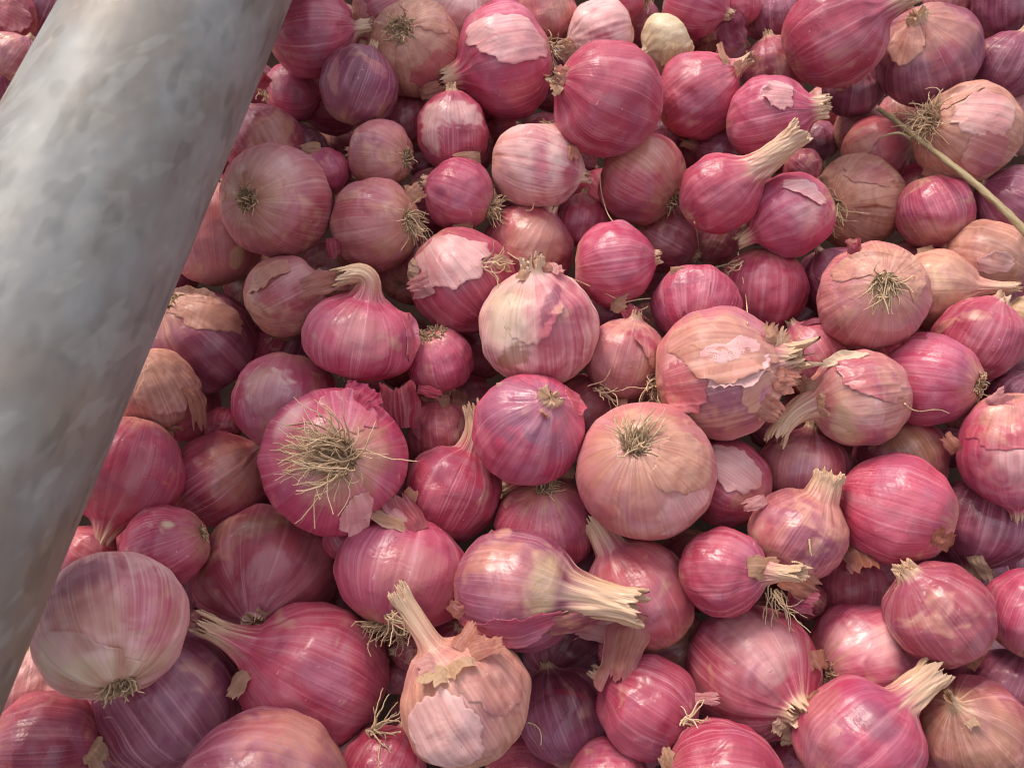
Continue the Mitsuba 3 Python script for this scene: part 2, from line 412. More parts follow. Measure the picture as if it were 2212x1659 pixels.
        off = off + .00025 * (n1(cp * 4, sp * 4, rho[:, None] * 3 + seed, 15) - .2) * edge
        P = s.surf(D, 0.0) + D * off[..., None]
        N = grid_normals(P)
        N = np.where(np.sum(N * D, -1, keepdims=True) < 0, -N, N)
        N[0] = D[0]
        sh = (nr_, na)
        Nw = N[..., 0:1] * s.b1 + N[..., 1:2] * s.b2 + N[..., 2:3] * s.a
        scene[part_key(key + '__outer_skin')] = write(s.world(P).reshape(-1, 3), grid_faces(*sh)[:, ::-1], Nw.reshape(-1, 3), s.uvof(D, tone).reshape(-1, 2), 'paper_skin')

    def spots(s, items):
        row = [float(s.tone), 0.0]
        for dx, dy, su, sv, rot, tone, soft in items[:NSPOT]:
            c = s.seen(dx, dy)
            a = math.radians(rot)
            def tex(d):
                th = math.atan2(math.hypot(d[0], d[1]), -d[2])
                t = np.interp(th, s.tab[0], s.v[:s.nb]) / .8 * math.pi
                ph = math.atan2(d[1], d[0])
                return np.array([math.cos(ph) * math.sin(t), math.sin(ph) * math.sin(t), -math.cos(t)])
            e = s.local(math.cos(a) * s.e1 + math.sin(a) * s.e2)
            c2 = tex(c); t1 = tex(nrm(c + .15 * e)) - c2
            t1 = nrm(t1 - c2 * (t1 @ c2))
            row += [*c2, *t1, 1 / su, 1 / sv, *TONES[tone][0], *TONES[tone][1], soft]
        row += [0, 0, 0, 1, 0, 0, 99, 99, 0, 0, 0, 0, 0, 0, .1] * (NSPOT - min(len(items), NSPOT))
        SPOT_ROWS[s.id] = row

    def flap(s, key, dx, dy, ang, ln, wd, curl, tone, seed, name='skin_flap', out=.0, rise=0.0):
        """A papery strip that leaves the skin at (dx, dy), runs in the direction ang of the view and curls off."""
        h2 = dx * dx + dy * dy
        if h2 < .98:
            d = s.seen(dx, dy)
            base = s.world(s.surf(d, .0002)); nm = nrm(base - s.c)
        else:
            base = s.c + s.R * (dx * s.e1 + dy * s.e2 + out * s.e3); nm = nrm(.45 * nrm(dx * s.e1 + dy * s.e2) + s.e3)
        a = math.radians(ang)
        dirw = math.cos(a) * s.e1 + math.sin(a) * s.e2
        sheet_strip(part_key(f'{key}__{name}'), base, dirw, nm, ln * s.R, wd * s.R, curl, tone, s.id, seed, rise)

    def roots(s, key, n, ln, rad, seed, sweep=None, gather=0.0):
        """A tuft of dry rootlets at the root pole, each a bent tapering tube."""
        rg = np.random.default_rng(seed)
        Vs, Fs, Ns, Us = [], [], [], []
        c0 = 0
        sw = None if sweep is None else s.local(math.cos(math.radians(sweep)) * s.e1 + math.sin(math.radians(sweep)) * s.e2)
        base_z = s.surf(np.array([[0, 0, -1.0]]))[0, 2]
        segs, sides = 9, 4
        M = n + 60
        stub = np.arange(M) >= n
        ph = rg.uniform(0, 2 * math.pi, M)
        rr = rad * np.sqrt(rg.uniform(.02, 1, M)) * s.R
        p = s.surf(nrm(np.stack([rr * np.cos(ph), rr * np.sin(ph), np.full(M, base_z)], 1)), -.0003)
        L = np.where(stub, rg.uniform(.03, .15, M), ln * (.30 + .95 * rg.random(M) ** 1.8)) * s.R
        pa, pb = ph + rg.normal(0, .5, M), ph + rg.normal(0, .5, M)
        radial = np.stack([np.cos(pa), np.sin(pb), np.zeros(M)], 1)
        v = nrm(np.array([0, 0, -1.0]) * rg.uniform(.35, 1.1, (M, 1)) + radial * (rg.uniform(.2, 1.0, M) * (rr / (rad * s.R) + .25))[:, None])
        if sw is not None:
            v = np.where(stub[:, None], v, nrm(v + sw * rg.uniform(.2, 1.1, (M, 1))))
        bendv = rg.normal(0, 1, (M, 3)) * .8
        path = [p]
        for k in range(segs):
            v = nrm(v + .14 * bendv + rg.normal(0, .16, (M, 3)) + np.array([0, 0, .10]) + (0 if sw is None else .10 * sw))
            bendv = np.where(rg.random((M, 1)) < .22, rg.normal(0, 1, (M, 3)), bendv)
            q_ = path[-1] + v * (L / segs)[:, None]
            dq = nrm(q_)
            lim = np.linalg.norm(s.surf(dq), axis=1, keepdims=True) + .0004
            path.append(np.where(np.linalg.norm(q_, axis=1, keepdims=True) < lim, dq * lim, q_))
        path = s.world(np.stack(path, 1))
        for i in range(M):
            pts = path[i]
            tg = nrm(np.gradient(pts, axis=0))
            sd = nrm(np.cross(tg, s.e3 + .01 * s.e1)); up = np.cross(sd, tg)
            w0 = rg.uniform(.00022, .00044) * (1.5 if stub[i] else 1)
            wr = w0 * np.linspace(1.1, .5, segs + 1)
            aa = np.arange(sides) / sides * 2 * math.pi
            nn = np.cos(aa)[None, :, None] * sd[:, None] + np.sin(aa)[None, :, None] * up[:, None]
            vv = pts[:, None] + nn * wr[:, None, None]
            m = np.arange(segs)[:, None] * sides
            j = np.arange(sides)[None]
            A_, B_ = (m + j).ravel(), (m + (j + 1) % sides).ravel()
            Fs.append(np.concatenate([np.stack([B_, A_, B_ + sides], 1), np.stack([B_ + sides, A_, A_ + sides], 1)]) + c0)
            Vs.append(vv.reshape(-1, 3)); Ns.append(nn.reshape(-1, 3))
            tone = np.repeat(np.linspace(.05 if stub[i] else .25, .35 if stub[i] else 1.0, segs + 1), sides)
            Us.append(np.stack([np.full(len(tone), i + .5), tone], 1))
            c0 += len(tone)
        k_ = part_key(key + '__root_tuft')
        scene[k_] = write(np.concatenate(Vs), np.concatenate(Fs), np.concatenate(Ns), np.concatenate(Us), 'dry_root')
        labels[k_] = {'kind': 'stuff'}

def sheet_strip(key, base, dirw, nm, ln, wd, curl, tone, ident, seed, rise=0.0, bsdf='thin_paper'):
    nt, nw = 26, 25
    t = np.linspace(0, 1, nt); w = np.linspace(-1, 1, nw)
    dirw = nrm(dirw - nm * (dirw @ nm) * (1 - rise))
    side = nrm(np.cross(nm, dirw))
    ang = rise + curl * t ** 1.5 + .5 * (n1(t * 3, seed, 0, 21) - .5)
    step = ln / (nt - 1)
    C = np.zeros((nt, 3)); tan = np.cos(ang)[:, None] * dirw + np.sin(ang)[:, None] * nm
    C[1:] = np.cumsum(tan[1:] * step, 0)
    up = nrm(np.cross(tan, np.broadcast_to(side, tan.shape)))
    up = np.where((up @ nm)[:, None] * 1.0 < 0, -up, up) if abs(curl) < 1.4 else up * np.sign(up[0] @ nm)
    wid = wd * (.75 + .35 * np.sin(math.pi * (.18 + .62 * t))) * (1 + .35 * (n1(t * 5 + seed, 0, 0, 22) - .5))
    tip = 1 + .22 * (n1(w * 2.2 + seed, 1, 0, 23) - .5) + .26 * (n1(w * 7 + seed, 2, 0, 24) - .5) + .12 * (n1(w * 17 + seed, 3, 0, 28) - .5)
    P = base + np.zeros((nt, nw, 3))
    for j in range(nw):
        tt = np.clip(t * tip[j], 0, 1.15) * (nt - 1)
        i0 = np.clip(tt.astype(int), 0, nt - 2); fr = (tt - i0)[:, None]
        Cj = C[i0] * (1 - fr) + C[i0 + 1] * fr
        Uj = up[i0]
        cup = (.30 * (1 - w[j] ** 2) + .22 * (n1(w[j] * 2.3 + seed, t * 2.5, 3, 25) - .5) + .14 * (n1(w[j] * 6 + seed, t * 4, 4, 26) - .5) + .07 * (n1(w[j] * 15 + seed, t * 9, 5, 27) - .5)) * sstep(0, .3, t)
        P[:, j] += Cj + w[j] * wid[:, None] * side + (cup * wd)[:, None] * Uj
    P += nm * .0006 * sstep(0, .2, t)[:, None, None]
    N = grid_normals(P)
    uv = np.stack(np.broadcast_arrays(2 * ident + .5 + .06 * (w + 1)[None] + (seed * .137) % .8, 2 * tone + .5 + .35 + .30 * t[:, None]), -1)
    scene[key] = write(P.reshape(-1, 3), grid_faces(nt, nw), N.reshape(-1, 3), uv.reshape(-1, 2), bsdf)

# ---------------------------------------------------------------- the onions of the top layers, as measured on the heap
# tag, x, y, radius, height / width, neck direction and tilt towards the viewer, layer, tone, neck length and thickness, more, label
TABLE = [
 # behind the pole
 ('L1', 15, 35, 60, .95, 160, 10, 1.2, 10, .2, .15, dict(patch=[(.2, .1, .6, .5, 20, 3, .12, -60)]), 'dull brownish onion with torn skin behind the pole, in the corner'),
 ('L4', 92, 25, 62, .95, 70, 10, 1.8, 2, .2, .15, {}, 'dark maroon onion behind the pole, tucked against its bright edge'),
 ('L2', 35, 125, 54, .9, 60, 0, .6, 3, .15, .12, {}, 'plain pink onion behind the pole, topmost one on that side'),
 ('L3', -5, 185, 50, .9, 100, 20, 1.4, 2, .2, .12, {}, 'greyish shaded onion behind the pole, just below the plain pink one'),
 # along the top edge
 ('A1', 672, 70, 99, .95, 10, 0, .3, 0, .35, .16, dict(k=.4, flap=[(.93, .3, 40, .35, .22, .6, 4), (1.0, -.15, -40, .32, .16, -.5, 6)]), 'large streaked crimson onion touching the pole at the top edge'),
 ('A3', 823, 18, 62, .95, 30, 0, 1.2, 5, .15, .12, dict(patch=[(.1, .2, .7, .6, 10, 1, .03, 0)]), 'pale pink onion at the top edge, partly behind a tan onion with matted roots'),
 ('A2', 895, 107, 103, .92, -52, -60, .2, 4, .15, .12, dict(rt=(60, .28, .26), patch=[(.25, .72, .50, .40, 0, 4, .04, 80), (-.62, .28, .28, .42, -20, 5, .02, 180), (.45, -.45, .55, .40, 30, 9, .03, -60)]), 'tan onion with a matted grey root patch facing up, near the top edge'),
 ('A4', 985, 30, 62, .95, 60, 10, 1.5, 5, .15, .12, {}, 'whitish pink onion at the top edge between a tan and a large two-skinned onion'),
 ('A6', 1180, 32, 66, .95, 100, 0, .9, 3, .2, .12, {}, 'tan pink onion at the top edge, behind a hanging bunch of long roots'),
 ('A5', 1092, 136, 124, .80, 194, 6, 0, 1, .38, .17, dict(k=.5, rt=(55, .42, .20, -70), patch=[(.02, .44, .80, .40, -4, 5, .03, -90), (.10, -.52, .55, .20, 25, 9, .01, -90)]), 'large onion wearing a pale torn half skin over purple, neck aimed at the pole'),
 ('A7', 1298, 75, 74, .95, 195, 15, .6, 5, .3, .14, dict(patch=[(.10, -.30, .40, .26, -15, 0, .0, 0)], flap=[(-.75, -.35, 200, .55, .3, .8, 6)]), 'pale pink onion with a dark red window in its skin, above the biggest crimson onion'),
 ('A10', 1340, -4, 58, .95, 185, 0, 1.1, 1, .15, .12, dict(rt=(40, .55, .3)), 'purple pink onion cut by the top edge with a grey green root beard'),
 ('A8', 1313, 217, 121, .96, 155, 22, 0, 0, .16, .12, dict(k=.45, jag=.2, flap=[(-.70, .42, 160, .22, .16, .9, 4), (-.78, .30, 200, .2, .14, .8, 8)]), 'big deep crimson onion with a puckered dry neck, near the peeled cream one'),
 ('A9', 1438, 96, 66, .72, 200, 20, .6, 8, .15, .14, dict(flap=[(.25, .05, -100, .75, .28, -.7, 6), (.6, .0, -60, .6, .22, -.7, 8)]), 'peeled cream white onion, the only pale yellowish one near the top edge'),
 ('A11', 1500, 12, 74, .95, -20, 10, .7, 1, .2, .14, dict(flap=[(.95, -.35, -75, .9, .4, .7, 2), (.6, -.75, -60, .8, .45, .6, 7)]), 'pink onion at the top edge with ragged torn skin hanging beside the cream onion'),
 ('A12', 1597, 12, 46, .95, 90, 0, 1.9, 0, .15, .12, {}, 'small dark red onion at the top edge, right of the ragged torn skin'),
 ('A13', 1668, 35, 58, .95, 90, 0, 2.3, 2, .15, .12, {}, 'very dark maroon onion at the top edge, in shade behind a long-necked crimson onion'),
 ('A14', 1508, 209, 94, .96, 33, 8, .3, 0, .42, .16, dict(k=.5, flap=[(.62, .62, 75, .55, .12, .3, 6), (.9, .35, 100, .35, .3, .5, 6), (1.1, .55, 60, .3, .2, .4, 4)]), 'crimson onion whose neck is wrapped in a torn straw sheath, under the cream onion'),
 ('A15', 1672, 150, 70, .95, 100, 0, 1.4, 10, .15, .12, {}, 'dull red onion in shade below the big onion with the flattened straw neck'),
 ('A16', 1802, 78, 110, .97, 24, 6, 0, 0, .62, .24, dict(k=.55, jag=.2), 'big crimson onion with a broad flattened straw neck at the top edge'),
 ('A17', 2006, 122, 108, .97, 105, 42, .3, 2, .12, .14, dict(patch=[(.05, .42, .68, .46, 0, 4, .0, -90), (.32, .0, .22, .20, 40, 0, .0, 0), (-.35, .35, .32, .42, 0, 4, .05, 200)]), 'purple onion with a yellowish tan cap and a red notch, near the top edge'),
 ('A18', 2052, 2, 52, .95, 90, 0, 1.4, 3, .15, .12, {}, 'pinkish tan onion at the top edge above the yellow-capped onion'),
 ('A19', 2185, -2, 80, .95, 90, 10, .8, 2, .15, .12, dict(rt=(14, .5, .2, 200)), 'dark purple onion filling the top corner opposite the pole'),
 ('A20', 2172, 142, 73, .95, 60, 0, .7, 2, .15, .12, {}, 'smooth maroon onion beside the yellow-capped one, by the picture edge'),
 ('A21', 1660, 258, 89, 1.0, 8, 14, .2, 1, .32, .2, dict(k=.5, patch=[(.25, .55, .30, .42, 30, 5, .06, 200)]), 'magenta onion with a torn whitish skin flap, between two long-necked onions'),
 ('A22', 1788, 236, 54, .95, 60, 0, 1.2, 3, .15, .12, {}, 'small tan pink onion in the gap under the broad straw-necked onion'),
 ('A23', 1764, 308, 47, .95, -80, 10, .9, 2, .35, .22, {}, 'small purple onion with a pale neck pointing down, beside a white cut stem'),
 ('A24', 1862, 285, 66, .85, 20, 0, .8, 3, .15, .12, {}, 'pink onion touching the tip of the dried stalk'),
 ('A25', 1888, 333, 80, .85, 10, 0, .6, 9, .15, .12, dict(patch=[(-.4, .2, .5, .3, 30, 3, .04, 0)]), 'orange red onion lying under the upper part of the dried stalk'),
 ('A28', 1957, 252, 62, .95, 100, 0, 1.3, 3, .15, .12, {}, 'pale tan onion half hidden behind the matted roots near the stalk'),
 ('A26', 2088, 290, 108, 1.0, -28, -38, .1, 4, .2, .14, dict(rt=(120, .55, .28), patch=[(.35, .35, .55, .45, 10, 5, .03, 150), (.35, -.45, .40, .55, 20, 3, .03, 200), (-.2, .72, .45, .18, 20, 4, .05, 90)]), 'large wrinkled tan onion with a bushy root beard, just above the dried stalk'),
 ('A27', 2216, 262, 72, .95, 60, 0, .9, 5, .15, .12, {}, 'pale pink onion cut by the picture edge behind the large wrinkled tan one'),
 # second row
 ('B2', 775, 190, 85, .98, 70, -8, .2, 2, .15, .12, dict(patch=[(.45, .50, .35, .18, -40, 3, .01, 0), (-.62, .25, .15, .45, -5, 3, .01, 0)]), 'purple maroon onion with blotchy tan marks, left of the tan onion with matted roots'),
 ('B3', 632, 198, 62, .95, 0, 0, 1.0, 1, .15, .12, dict(rt=(40, .5, .3), patch=[(-.62, .3, .22, .35, 0, 5, .01, 0)]), 'small purple onion by the pole with a whitish spot and brown roots'),
 ('B3b', 722, 236, 56, .95, 186, 6, 1.6, 1, 1.25, .40, dict(k=.5), 'hidden onion whose pale straw neck lies under the blotchy purple onion'),
 ('B4', 572, 312, 86, .95, 120, 0, .9, 10, .2, .14, dict(patch=[(.25, .25, .6, .45, 40, 4, .02, 0)]), 'dull red and tan onion against the pole, behind the white-streaked onion'),
 ('B5', 597, 437, 119, .97, 0, -60, 0, 3, .15, .12, dict(rt=(45, .20, .16), patch=[(-.30, .50, .55, .42, 30, 5, .0, 0), (.0, .15, .45, .45, 30, 5, 0, 0), (.45, -.3, .5, .5, 0, 0, 0, 0)]), 'white-streaked pink onion with a small root disc facing the pole'),
 ('B6', 464, 508, 104, 1.04, 95, 5, .1, 3, .15, .12, dict(patch=[(.42, -.38, .15, .24, -20, 6, .01, 0)]), 'tan pink onion with a pale oval scar, leaning on the pole'),
 ('B7', 704, 374, 54, .95, -60, 12, .9, 1, .22, .2, {}, 'small pink onion peeping out between the white-streaked and the yellow-scrap onion'),
 ('B8', 822, 336, 75, .93, 178, -32, .2, 3, .15, .12, dict(rt=(40, .32, .2), patch=[(-.1, -.25, .70, .45, 5, 4, .01, 90)]), 'small half pink half tan onion with its roots at the side'),
 ('B9', 978, 286, 78, 1.10, 92, 4, .1, 0, .15, .12, dict(patch=[(.0, .56, .72, .40, 0, 5, .015, -90), (-.62, -.05, .30, .50, 8, 5, .012, 0)], rt=(24, .35, .2)), 'onion with a split pale skin showing a dark red patch'),
 ('B10', 878, 258, 58, .95, 90, 0, 1.9, 10, .15, .12, {}, 'dusky red onion in the gap right of the blotchy purple onion'),
 ('B11', 1160, 360, 90, 1.12, -12, 8, .0, 5, .15, .14, dict(patch=[(.05, .1, .22, .7, 10, 1, .0, 0), (.75, -.1, .25, .6, 10, 1, .0, 0), (-.35, .2, .30, .5, -10, 5, .0, 0)]), 'white and pink striped onion lying on its side below the big crimson one'),
 ('B12', 990, 420, 76, .98, 160, -8, .1, 1, .15, .12, dict(rt=(80, .60, .24, -20)), 'lilac pink ringed onion with a bushy root tuft, left of the striped one'),
 ('B13', 812, 488, 99, .95, 190, -38, .2, 3, .15, .12, dict(rt=(100, .48, .20, -40), patch=[(-.25, .50, .5, .3, 10, 9, .02, 0), (.25, -.45, .35, .25, 30, 4, .01, 0)]), 'tan pink onion with a root tuft under a yellow skin scrap'),
 ('B14', 1143, 540, 100, .95, 62, 12, .5, 9, .15, .12, dict(patch=[(.15, .15, .62, .5, 20, 4, .005, 0)]), 'smooth orange tan onion between the torn-skinned and the vivid magenta onion'),
 ('B15', 1253, 477, 60, .95, 80, 0, 1.3, 0, .15, .12, {}, 'plain dark red onion wedged above the vivid magenta one'),
 ('B16', 1388, 388, 98, .90, 145, -18, .3, 9, .15, .12, dict(rt=(36, .30, .2), patch=[(.25, .50, .62, .42, -10, 4, .008, 0)]), 'orange-capped red onion below the biggest crimson onion'),
 ('B17', 1438, 518, 72, .95, -30, -10, .9, 10, .15, .12, dict(rt=(24, .3, .2)), 'dusky red onion between the vivid magenta onion and the white-stemmed one'),
 ('B18', 1326, 570, 91, .95, 8, 0, .0, 1, .1, .1, {}, 'smooth vivid magenta onion, the brightest round one near the middle'),
 ('B19', 1440, 292, 52, .95, 90, 0, 1.9, 2, .15, .12, {}, 'dark onion in the gap right below the biggest crimson onion'),
 ('B20', 1556, 326, 52, .95, 165, 8, 1.5, 2, .75, .24, {}, 'small maroon onion with a stubby tan neck above the white-stemmed onion'),
 ('B21', 1553, 420, 87, .98, 33, 10, .0, 0, 1.45, .34, dict(k=.6, jag=.22, bend=.12, bdir=120), 'crimson onion with the longest neck, ending in a white cut stem'),
 ('B22', 1710, 464, 90, 1.0, 205, 8, .1, 1, .45, .16, dict(k=.55, patch=[(.35, .55, .52, .22, -20, 5, .03, -90), (.35, .0, .35, .35, 0, 5, .0, 0)]), 'streaky pink onion butted against the hairy root of a tan onion'),
 ('B23', 1853, 437, 99, .97, 5, -58, .3, 4, .15, .12, dict(rt=(80, .70, .16, 255), patch=[(.2, .6, .5, .25, -10, 3, .03, 60), (.3, -.2, .4, .12, -10, 4, .05, 80)]), 'tan pink onion with long stringy roots hanging over its face'),
 ('B24', 2019, 458, 81, .95, -70, 8, .2, 1, .2, .14, dict(k=.5, patch=[(0, -.62, .72, .40, 0, 4, .0, 0)]), 'two-tone onion, pink above and brown below, beneath the dried stalk'),
 ('B25', 2186, 440, 82, .95, 140, 20, .5, 2, .15, .12, dict(rt=(18, .4, .2)), 'purple onion touched by the lower end of the dried stalk'),
 ('B26', 2130, 562, 86, .95, -20, 10, .3, 4, .15, .12, dict(patch=[(.2, -.1, .4, .25, 0, 5, .03, 100)]), 'shiny orange tan onion at the picture edge, below the dried stalk'),
 # third row
 ('C1', 615, 640, 88, .95, 30, -15, .4, 3, .2, .14, dict(patch=[(-.42, .52, .52, .30, 25, 4, .06, -70), (-.1, -.1, .6, .45, 0, 9, .015, 60)]), 'onion with a broken tan skin cap, left of the onion with the folded neck'),
 ('C2', 438, 735, 112, .97, -45, -22, .2, 2, .2, .14, dict(rt=(40, .45, .22), patch=[(.05, .55, .72, .36, -12, 4, .03, 70), (-.1, .82, .5, .14, -25, 7, .10, 70)]), 'maroon onion with a cracked brown upper skin, against the pole'),
 ('C4', 604, 752, 66, .95, 60, 10, 1.1, 2, .2, .2, dict(patch=[(-.4, .1, .5, .6, 0, 0, .10, 180)], flap=[(.0, .25, 80, .6, .3, .5, 6)]), 'maroon onion with a loose ragged skin and a straw streak, beside the folded-neck onion'),
 ('C3', 776, 730, 124, .73, 80, 14, -.4, 1, .88, .20, dict(k=.34, bend=2.0, bs=.42, bl=.34, bdir=180, jag=.25, rt=(34, .22, .2), flap=[(-.12, 1.02, 192, .85, .20, -.5, 4), (.05, 1.10, 250, .35, .22, -.4, 5)], patch=[(.05, .12, .34, .5, 0, 3, .0, 0), (.92, .1, .2, .45, 0, 9, .08, 20)]), 'squat glossy magenta onion with a thick tan neck folded over'),
 ('C5', 998, 606, 114, 1.0, -52, 4, .1, 0, .2, .14, dict(patch=[(-.22, .42, .72, .50, 12, 5, .04, -60)], flap=[(-.80, .12, 165, .55, .18, -.6, 8), (-.55, -.02, 200, .45, .22, .5, 5), (.55, .38, -15, .35, .15, .4, 6)]), 'red onion with a whitish lilac upper skin torn along a jagged edge'),
 ('C6', 950, 778, 74, .95, -72, -25, .7, 1, .15, .12, dict(rt=(50, .16, .42)), 'small crimson onion with a grey root plate on top'),
 ('C7', 1165, 710, 129, .98, 96, 22, -.1, 5, .16, .16, dict(jag=.25, patch=[(-.55, .25, .38, .55, 0, 8, .0, 0), (.38, .0, .50, .70, 10, 1, .0, 150), (.10, -.80, .80, .30, 0, 0, .0, 0), (-.45, -.48, .36, .20, 35, 7, .02, 0), (.14, .42, .09, .36, -14, 2, .01, 0), (-.15, .35, .42, .55, 5, 5, .045, -20)], flap=[(.0, .86, 100, .20, .26, .5, 4), (-.15, .82, 140, .18, .18, .6, 6), (.15, .9, 60, .2, .2, .5, 5)]), 'large whitish onion with a dark tear in its papery skin, near the middle'),
 ('C8', 1350, 776, 90, .97, 75, 10, .5, 3, .2, .14, dict(patch=[(.42, .42, .10, .5, 40, 0, .0, 0), (.6, .3, .3, .55, 35, 3, .05, 200)]), 'pink tan onion with a slit in its skin, right of the large whitish one'),
 ('C9', 1503, 662, 96, .92, -95, 38, .4, 1, .1, .1, dict(k=.5, jag=.2, patch=[(-.2, .1, .55, .7, 15, 1, .03, 0)], flap=[(.0, -.25, 45, .22, .08, .9, 5), (-.1, -.3, 160, .25, .15, .8, 2)]), 'magenta onion with a star-shaped puckered tip, above the shaggy peeling onion'),
 ('C10', 1648, 626, 95, .95, -95, -4, .4, 0, .15, .12, {}, 'deep crimson onion with a single rootlet lying down its face'),
 ('C11', 1545, 520, 56, .95, 60, 0, 1.9, 10, .15, .12, {}, 'reddish brown onion in the gap below the longest-necked onion'),
 ('C12', 1886, 642, 115, .97, 229, -72, 0, 3, .12, .12, dict(rt=(90, .50, .19, 265), patch=[(.0, .62, .72, .30, 0, 4, .03, 120), (.60, .45, .28, .5, 30, 4, .05, 40)]), 'round pink onion, tan around a neat pale root tuft facing the viewer'),
 ('C13', 1806, 600, 68, .95, 120, 0, 1.1, 2, .15, .12, {}, 'purple onion half hidden left of the neat root-tuft onion'),
 ('C14', 2022, 622, 84, .95, -2, 10, .3, 4, .85, .15, dict(k=.6, patch=[(.1, .3, .8, .5, 0, 6, .02, -80)]), 'straw yellow onion with a thin neck pointing at the picture edge'),
 ('C15', 2113, 734, 93, .97, 62, 0, .2, 0, .15, .12, {}, 'pink onion with faint parallel bands, close to the picture edge'),
 ('C16', 2011, 821, 99, .98, 172, -14, .0, 1, .15, .12, dict(rt=(50, .22, .18)), 'speckled pink onion with a brown root patch at its edge and a curl of root'),
 ('C17', 1856, 860, 107, .96, 188, 24, -.1, 3, 1.05, .22, dict(k=.5, bend=1.1, bdir=-110, jag=.25, patch=[(.2, .42, .70, .40, -20, 9, .04, 190), (.30, -.28, .34, .28, 10, 5, .0, 0), (-.2, .82, .42, .12, 22, 8, .12, 150), (-.25, -.55, .25, .5, 25, 6, .0, 0)], flap=[(-.85, .05, 150, .4, .2, .6, 6), (-.75, -.15, 10, .4, .2, .4, 6)]), 'onion with a bent straw stem pointing down and a lilac window in its skin'),
 ('C18', 1552, 806, 142, .95, 12, 12, -.1, 3, .35, .26, dict(k=.6, jag=.35, lump=.06, rt=(90, .50, .22, 235), patch=[(.02, .45, .72, .52, -8, 4, .06, -70), (-.60, .20, .26, .50, 10, 5, .0, 0), (.05, -.45, .85, .36, -4, 11, .0, 90), (-.1, .25, .35, .3, 0, 8, .0, 0), (.28, .18, .55, .34, 28, 5, .08, -70), (-.50, -.18, .35, .40, 20, 9, .05, -90), (.6, -.25, .3, .4, 10, 4, .07, -20)], flap=[(.75, .42, 70, .30, .16, .7, 6), (.85, .30, 40, .35, .14, .6, 8), (.8, .0, -20, .32, .2, .8, 4), (.55, -.42, -35, .36, .16, .6, 4), (.9, -.15, 10, .3, .2, .6, 6), (.95, .15, 20, .3, .2, .5, 4)]), 'shaggy tan onion shedding many layers of papery skin, with roots on one side'),
 ('C19', 1756, 772, 82, .95, 120, 0, .9, 9, .2, .14, dict(flap=[(-.3, .85, 20, .8, .16, -.6, 2)]), 'orange pink onion between the shaggy onion and the bent-stem one'),
 ('C20', 2228, 690, 56, .95, 150, 10, .8, 6, .4, .2, dict(rt=(20, .4, .2)), 'straw coloured onion end at the picture edge, beside the banded pink onion'),
 ('C22', 2195, 862, 62, .95, 60, 0, 1.7, 2, .15, .12, {}, 'dark shaded onion at the picture edge below the banded pink one'),
 # fourth row
 ('D1', 330, 842, 94, .95, -70, -20, .1, 4, .2, .14, dict(patch=[(.3, .15, .62, .62, 0, 4, .05, -60), (-.1, -.5, .6, .35, 0, 9, .02, 0)], flap=[(.72, .12, -62, 1.0, .24, -.35, 4), (.3, -.9, -40, .35, .10, .5, 6)]), 'orange tan onion by the pole with a long curled skin lip'),
 ('D2', 272, 1018, 122, .95, -108, 6, .1, 0, .62, .20, dict(k=.65, patch=[(-.1, -.45, .6, .45, 0, 9, .0, 0)]), 'large pink onion against the pole, its straw neck pointing down'),
 ('D3', 474, 1036, 104, .98, 35, 18, .6, 0, .35, .18, dict(k=.8, patch=[(.35, .2, .6, .5, 30, 4, .0, 0)]), 'red onion tapering to a tan shoulder, left of the big rooted onion'),
 ('D4', 722, 996, 157, .93, 210, -84, -.4, 1, .12, .1, dict(lump=.03, rt=(190, .80, .19, 165), patch=[(.15, .70, .40, .34, -15, 1, .07, 80), (.35, -.05, .35, .3, 0, 3, .0, 0), (.05, .1, .52, .42, 0, 4, .0, 0), (.28, -.72, .20, .34, -10, 5, .07, -80), (-.55, .62, .16, .28, -35, 5, .0, 0)], flap=[(.28, .78, 60, .30, .24, .5, 1)]), 'large vivid pink onion with a wide spray of long roots facing the viewer'),
 ('D5', 616, 866, 112, .95, -100, 0, .7, 1, .2, .14, dict(patch=[(-.35, .3, .5, .4, 40, 5, .02, 120), (.0, -.55, .4, .45, 0, 4, .0, 0)]), 'smooth pink onion behind the onion with the wide root spray'),
 ('D7', 958, 938, 78, 1.0, 98, 12, .5, 9, .62, .24, dict(jag=.35, patch=[(-.2, .1, .6, .7, 0, 9, .06, 120)], flap=[(.45, .75, 70, .5, .26, .4, 4), (-.45, .7, 120, .5, .22, .5, 9), (.1, .65, 100, .4, .15, .5, 6), (-.2, .9, 140, .4, .15, .5, 4)]), 'reddish onion with a green grey stump and tattered collar'),
 ('D8', 975, 1064, 105, 1.0, 66, 8, .0, 0, .95, .25, dict(k=.55, bend=.7, bdir=165, jag=.3), 'smooth crimson onion with a tan neck bent over at its tip, in the middle'),
 ('D10', 1268, 888, 80, .95, 40, 0, .8, 9, .2, .14, dict(patch=[(.1, .1, .7, .6, 30, 9, .04, 60)]), 'orange pink onion behind the purple-topped onion'),
 ('D9', 1142, 930, 121, 1.0, 57, 52, -.4, 1, .12, .17, dict(k=.30, jag=.16, lump=.04, patch=[(-.30, .45, .72, .50, -15, 11, .015, -80), (-.42, -.60, .16, .24, 20, 0, .0, 0), (.35, -.15, .22, .6, 40, 11, .0, 0), (.78, .55, .22, .3, 20, 9, .06, 20)], flap=[(.28, .30, 230, .12, .12, .9, 6), (.42, .48, -20, .14, .10, .9, 5)]), 'purple-topped onion with a curled spiral neck scar facing up'),
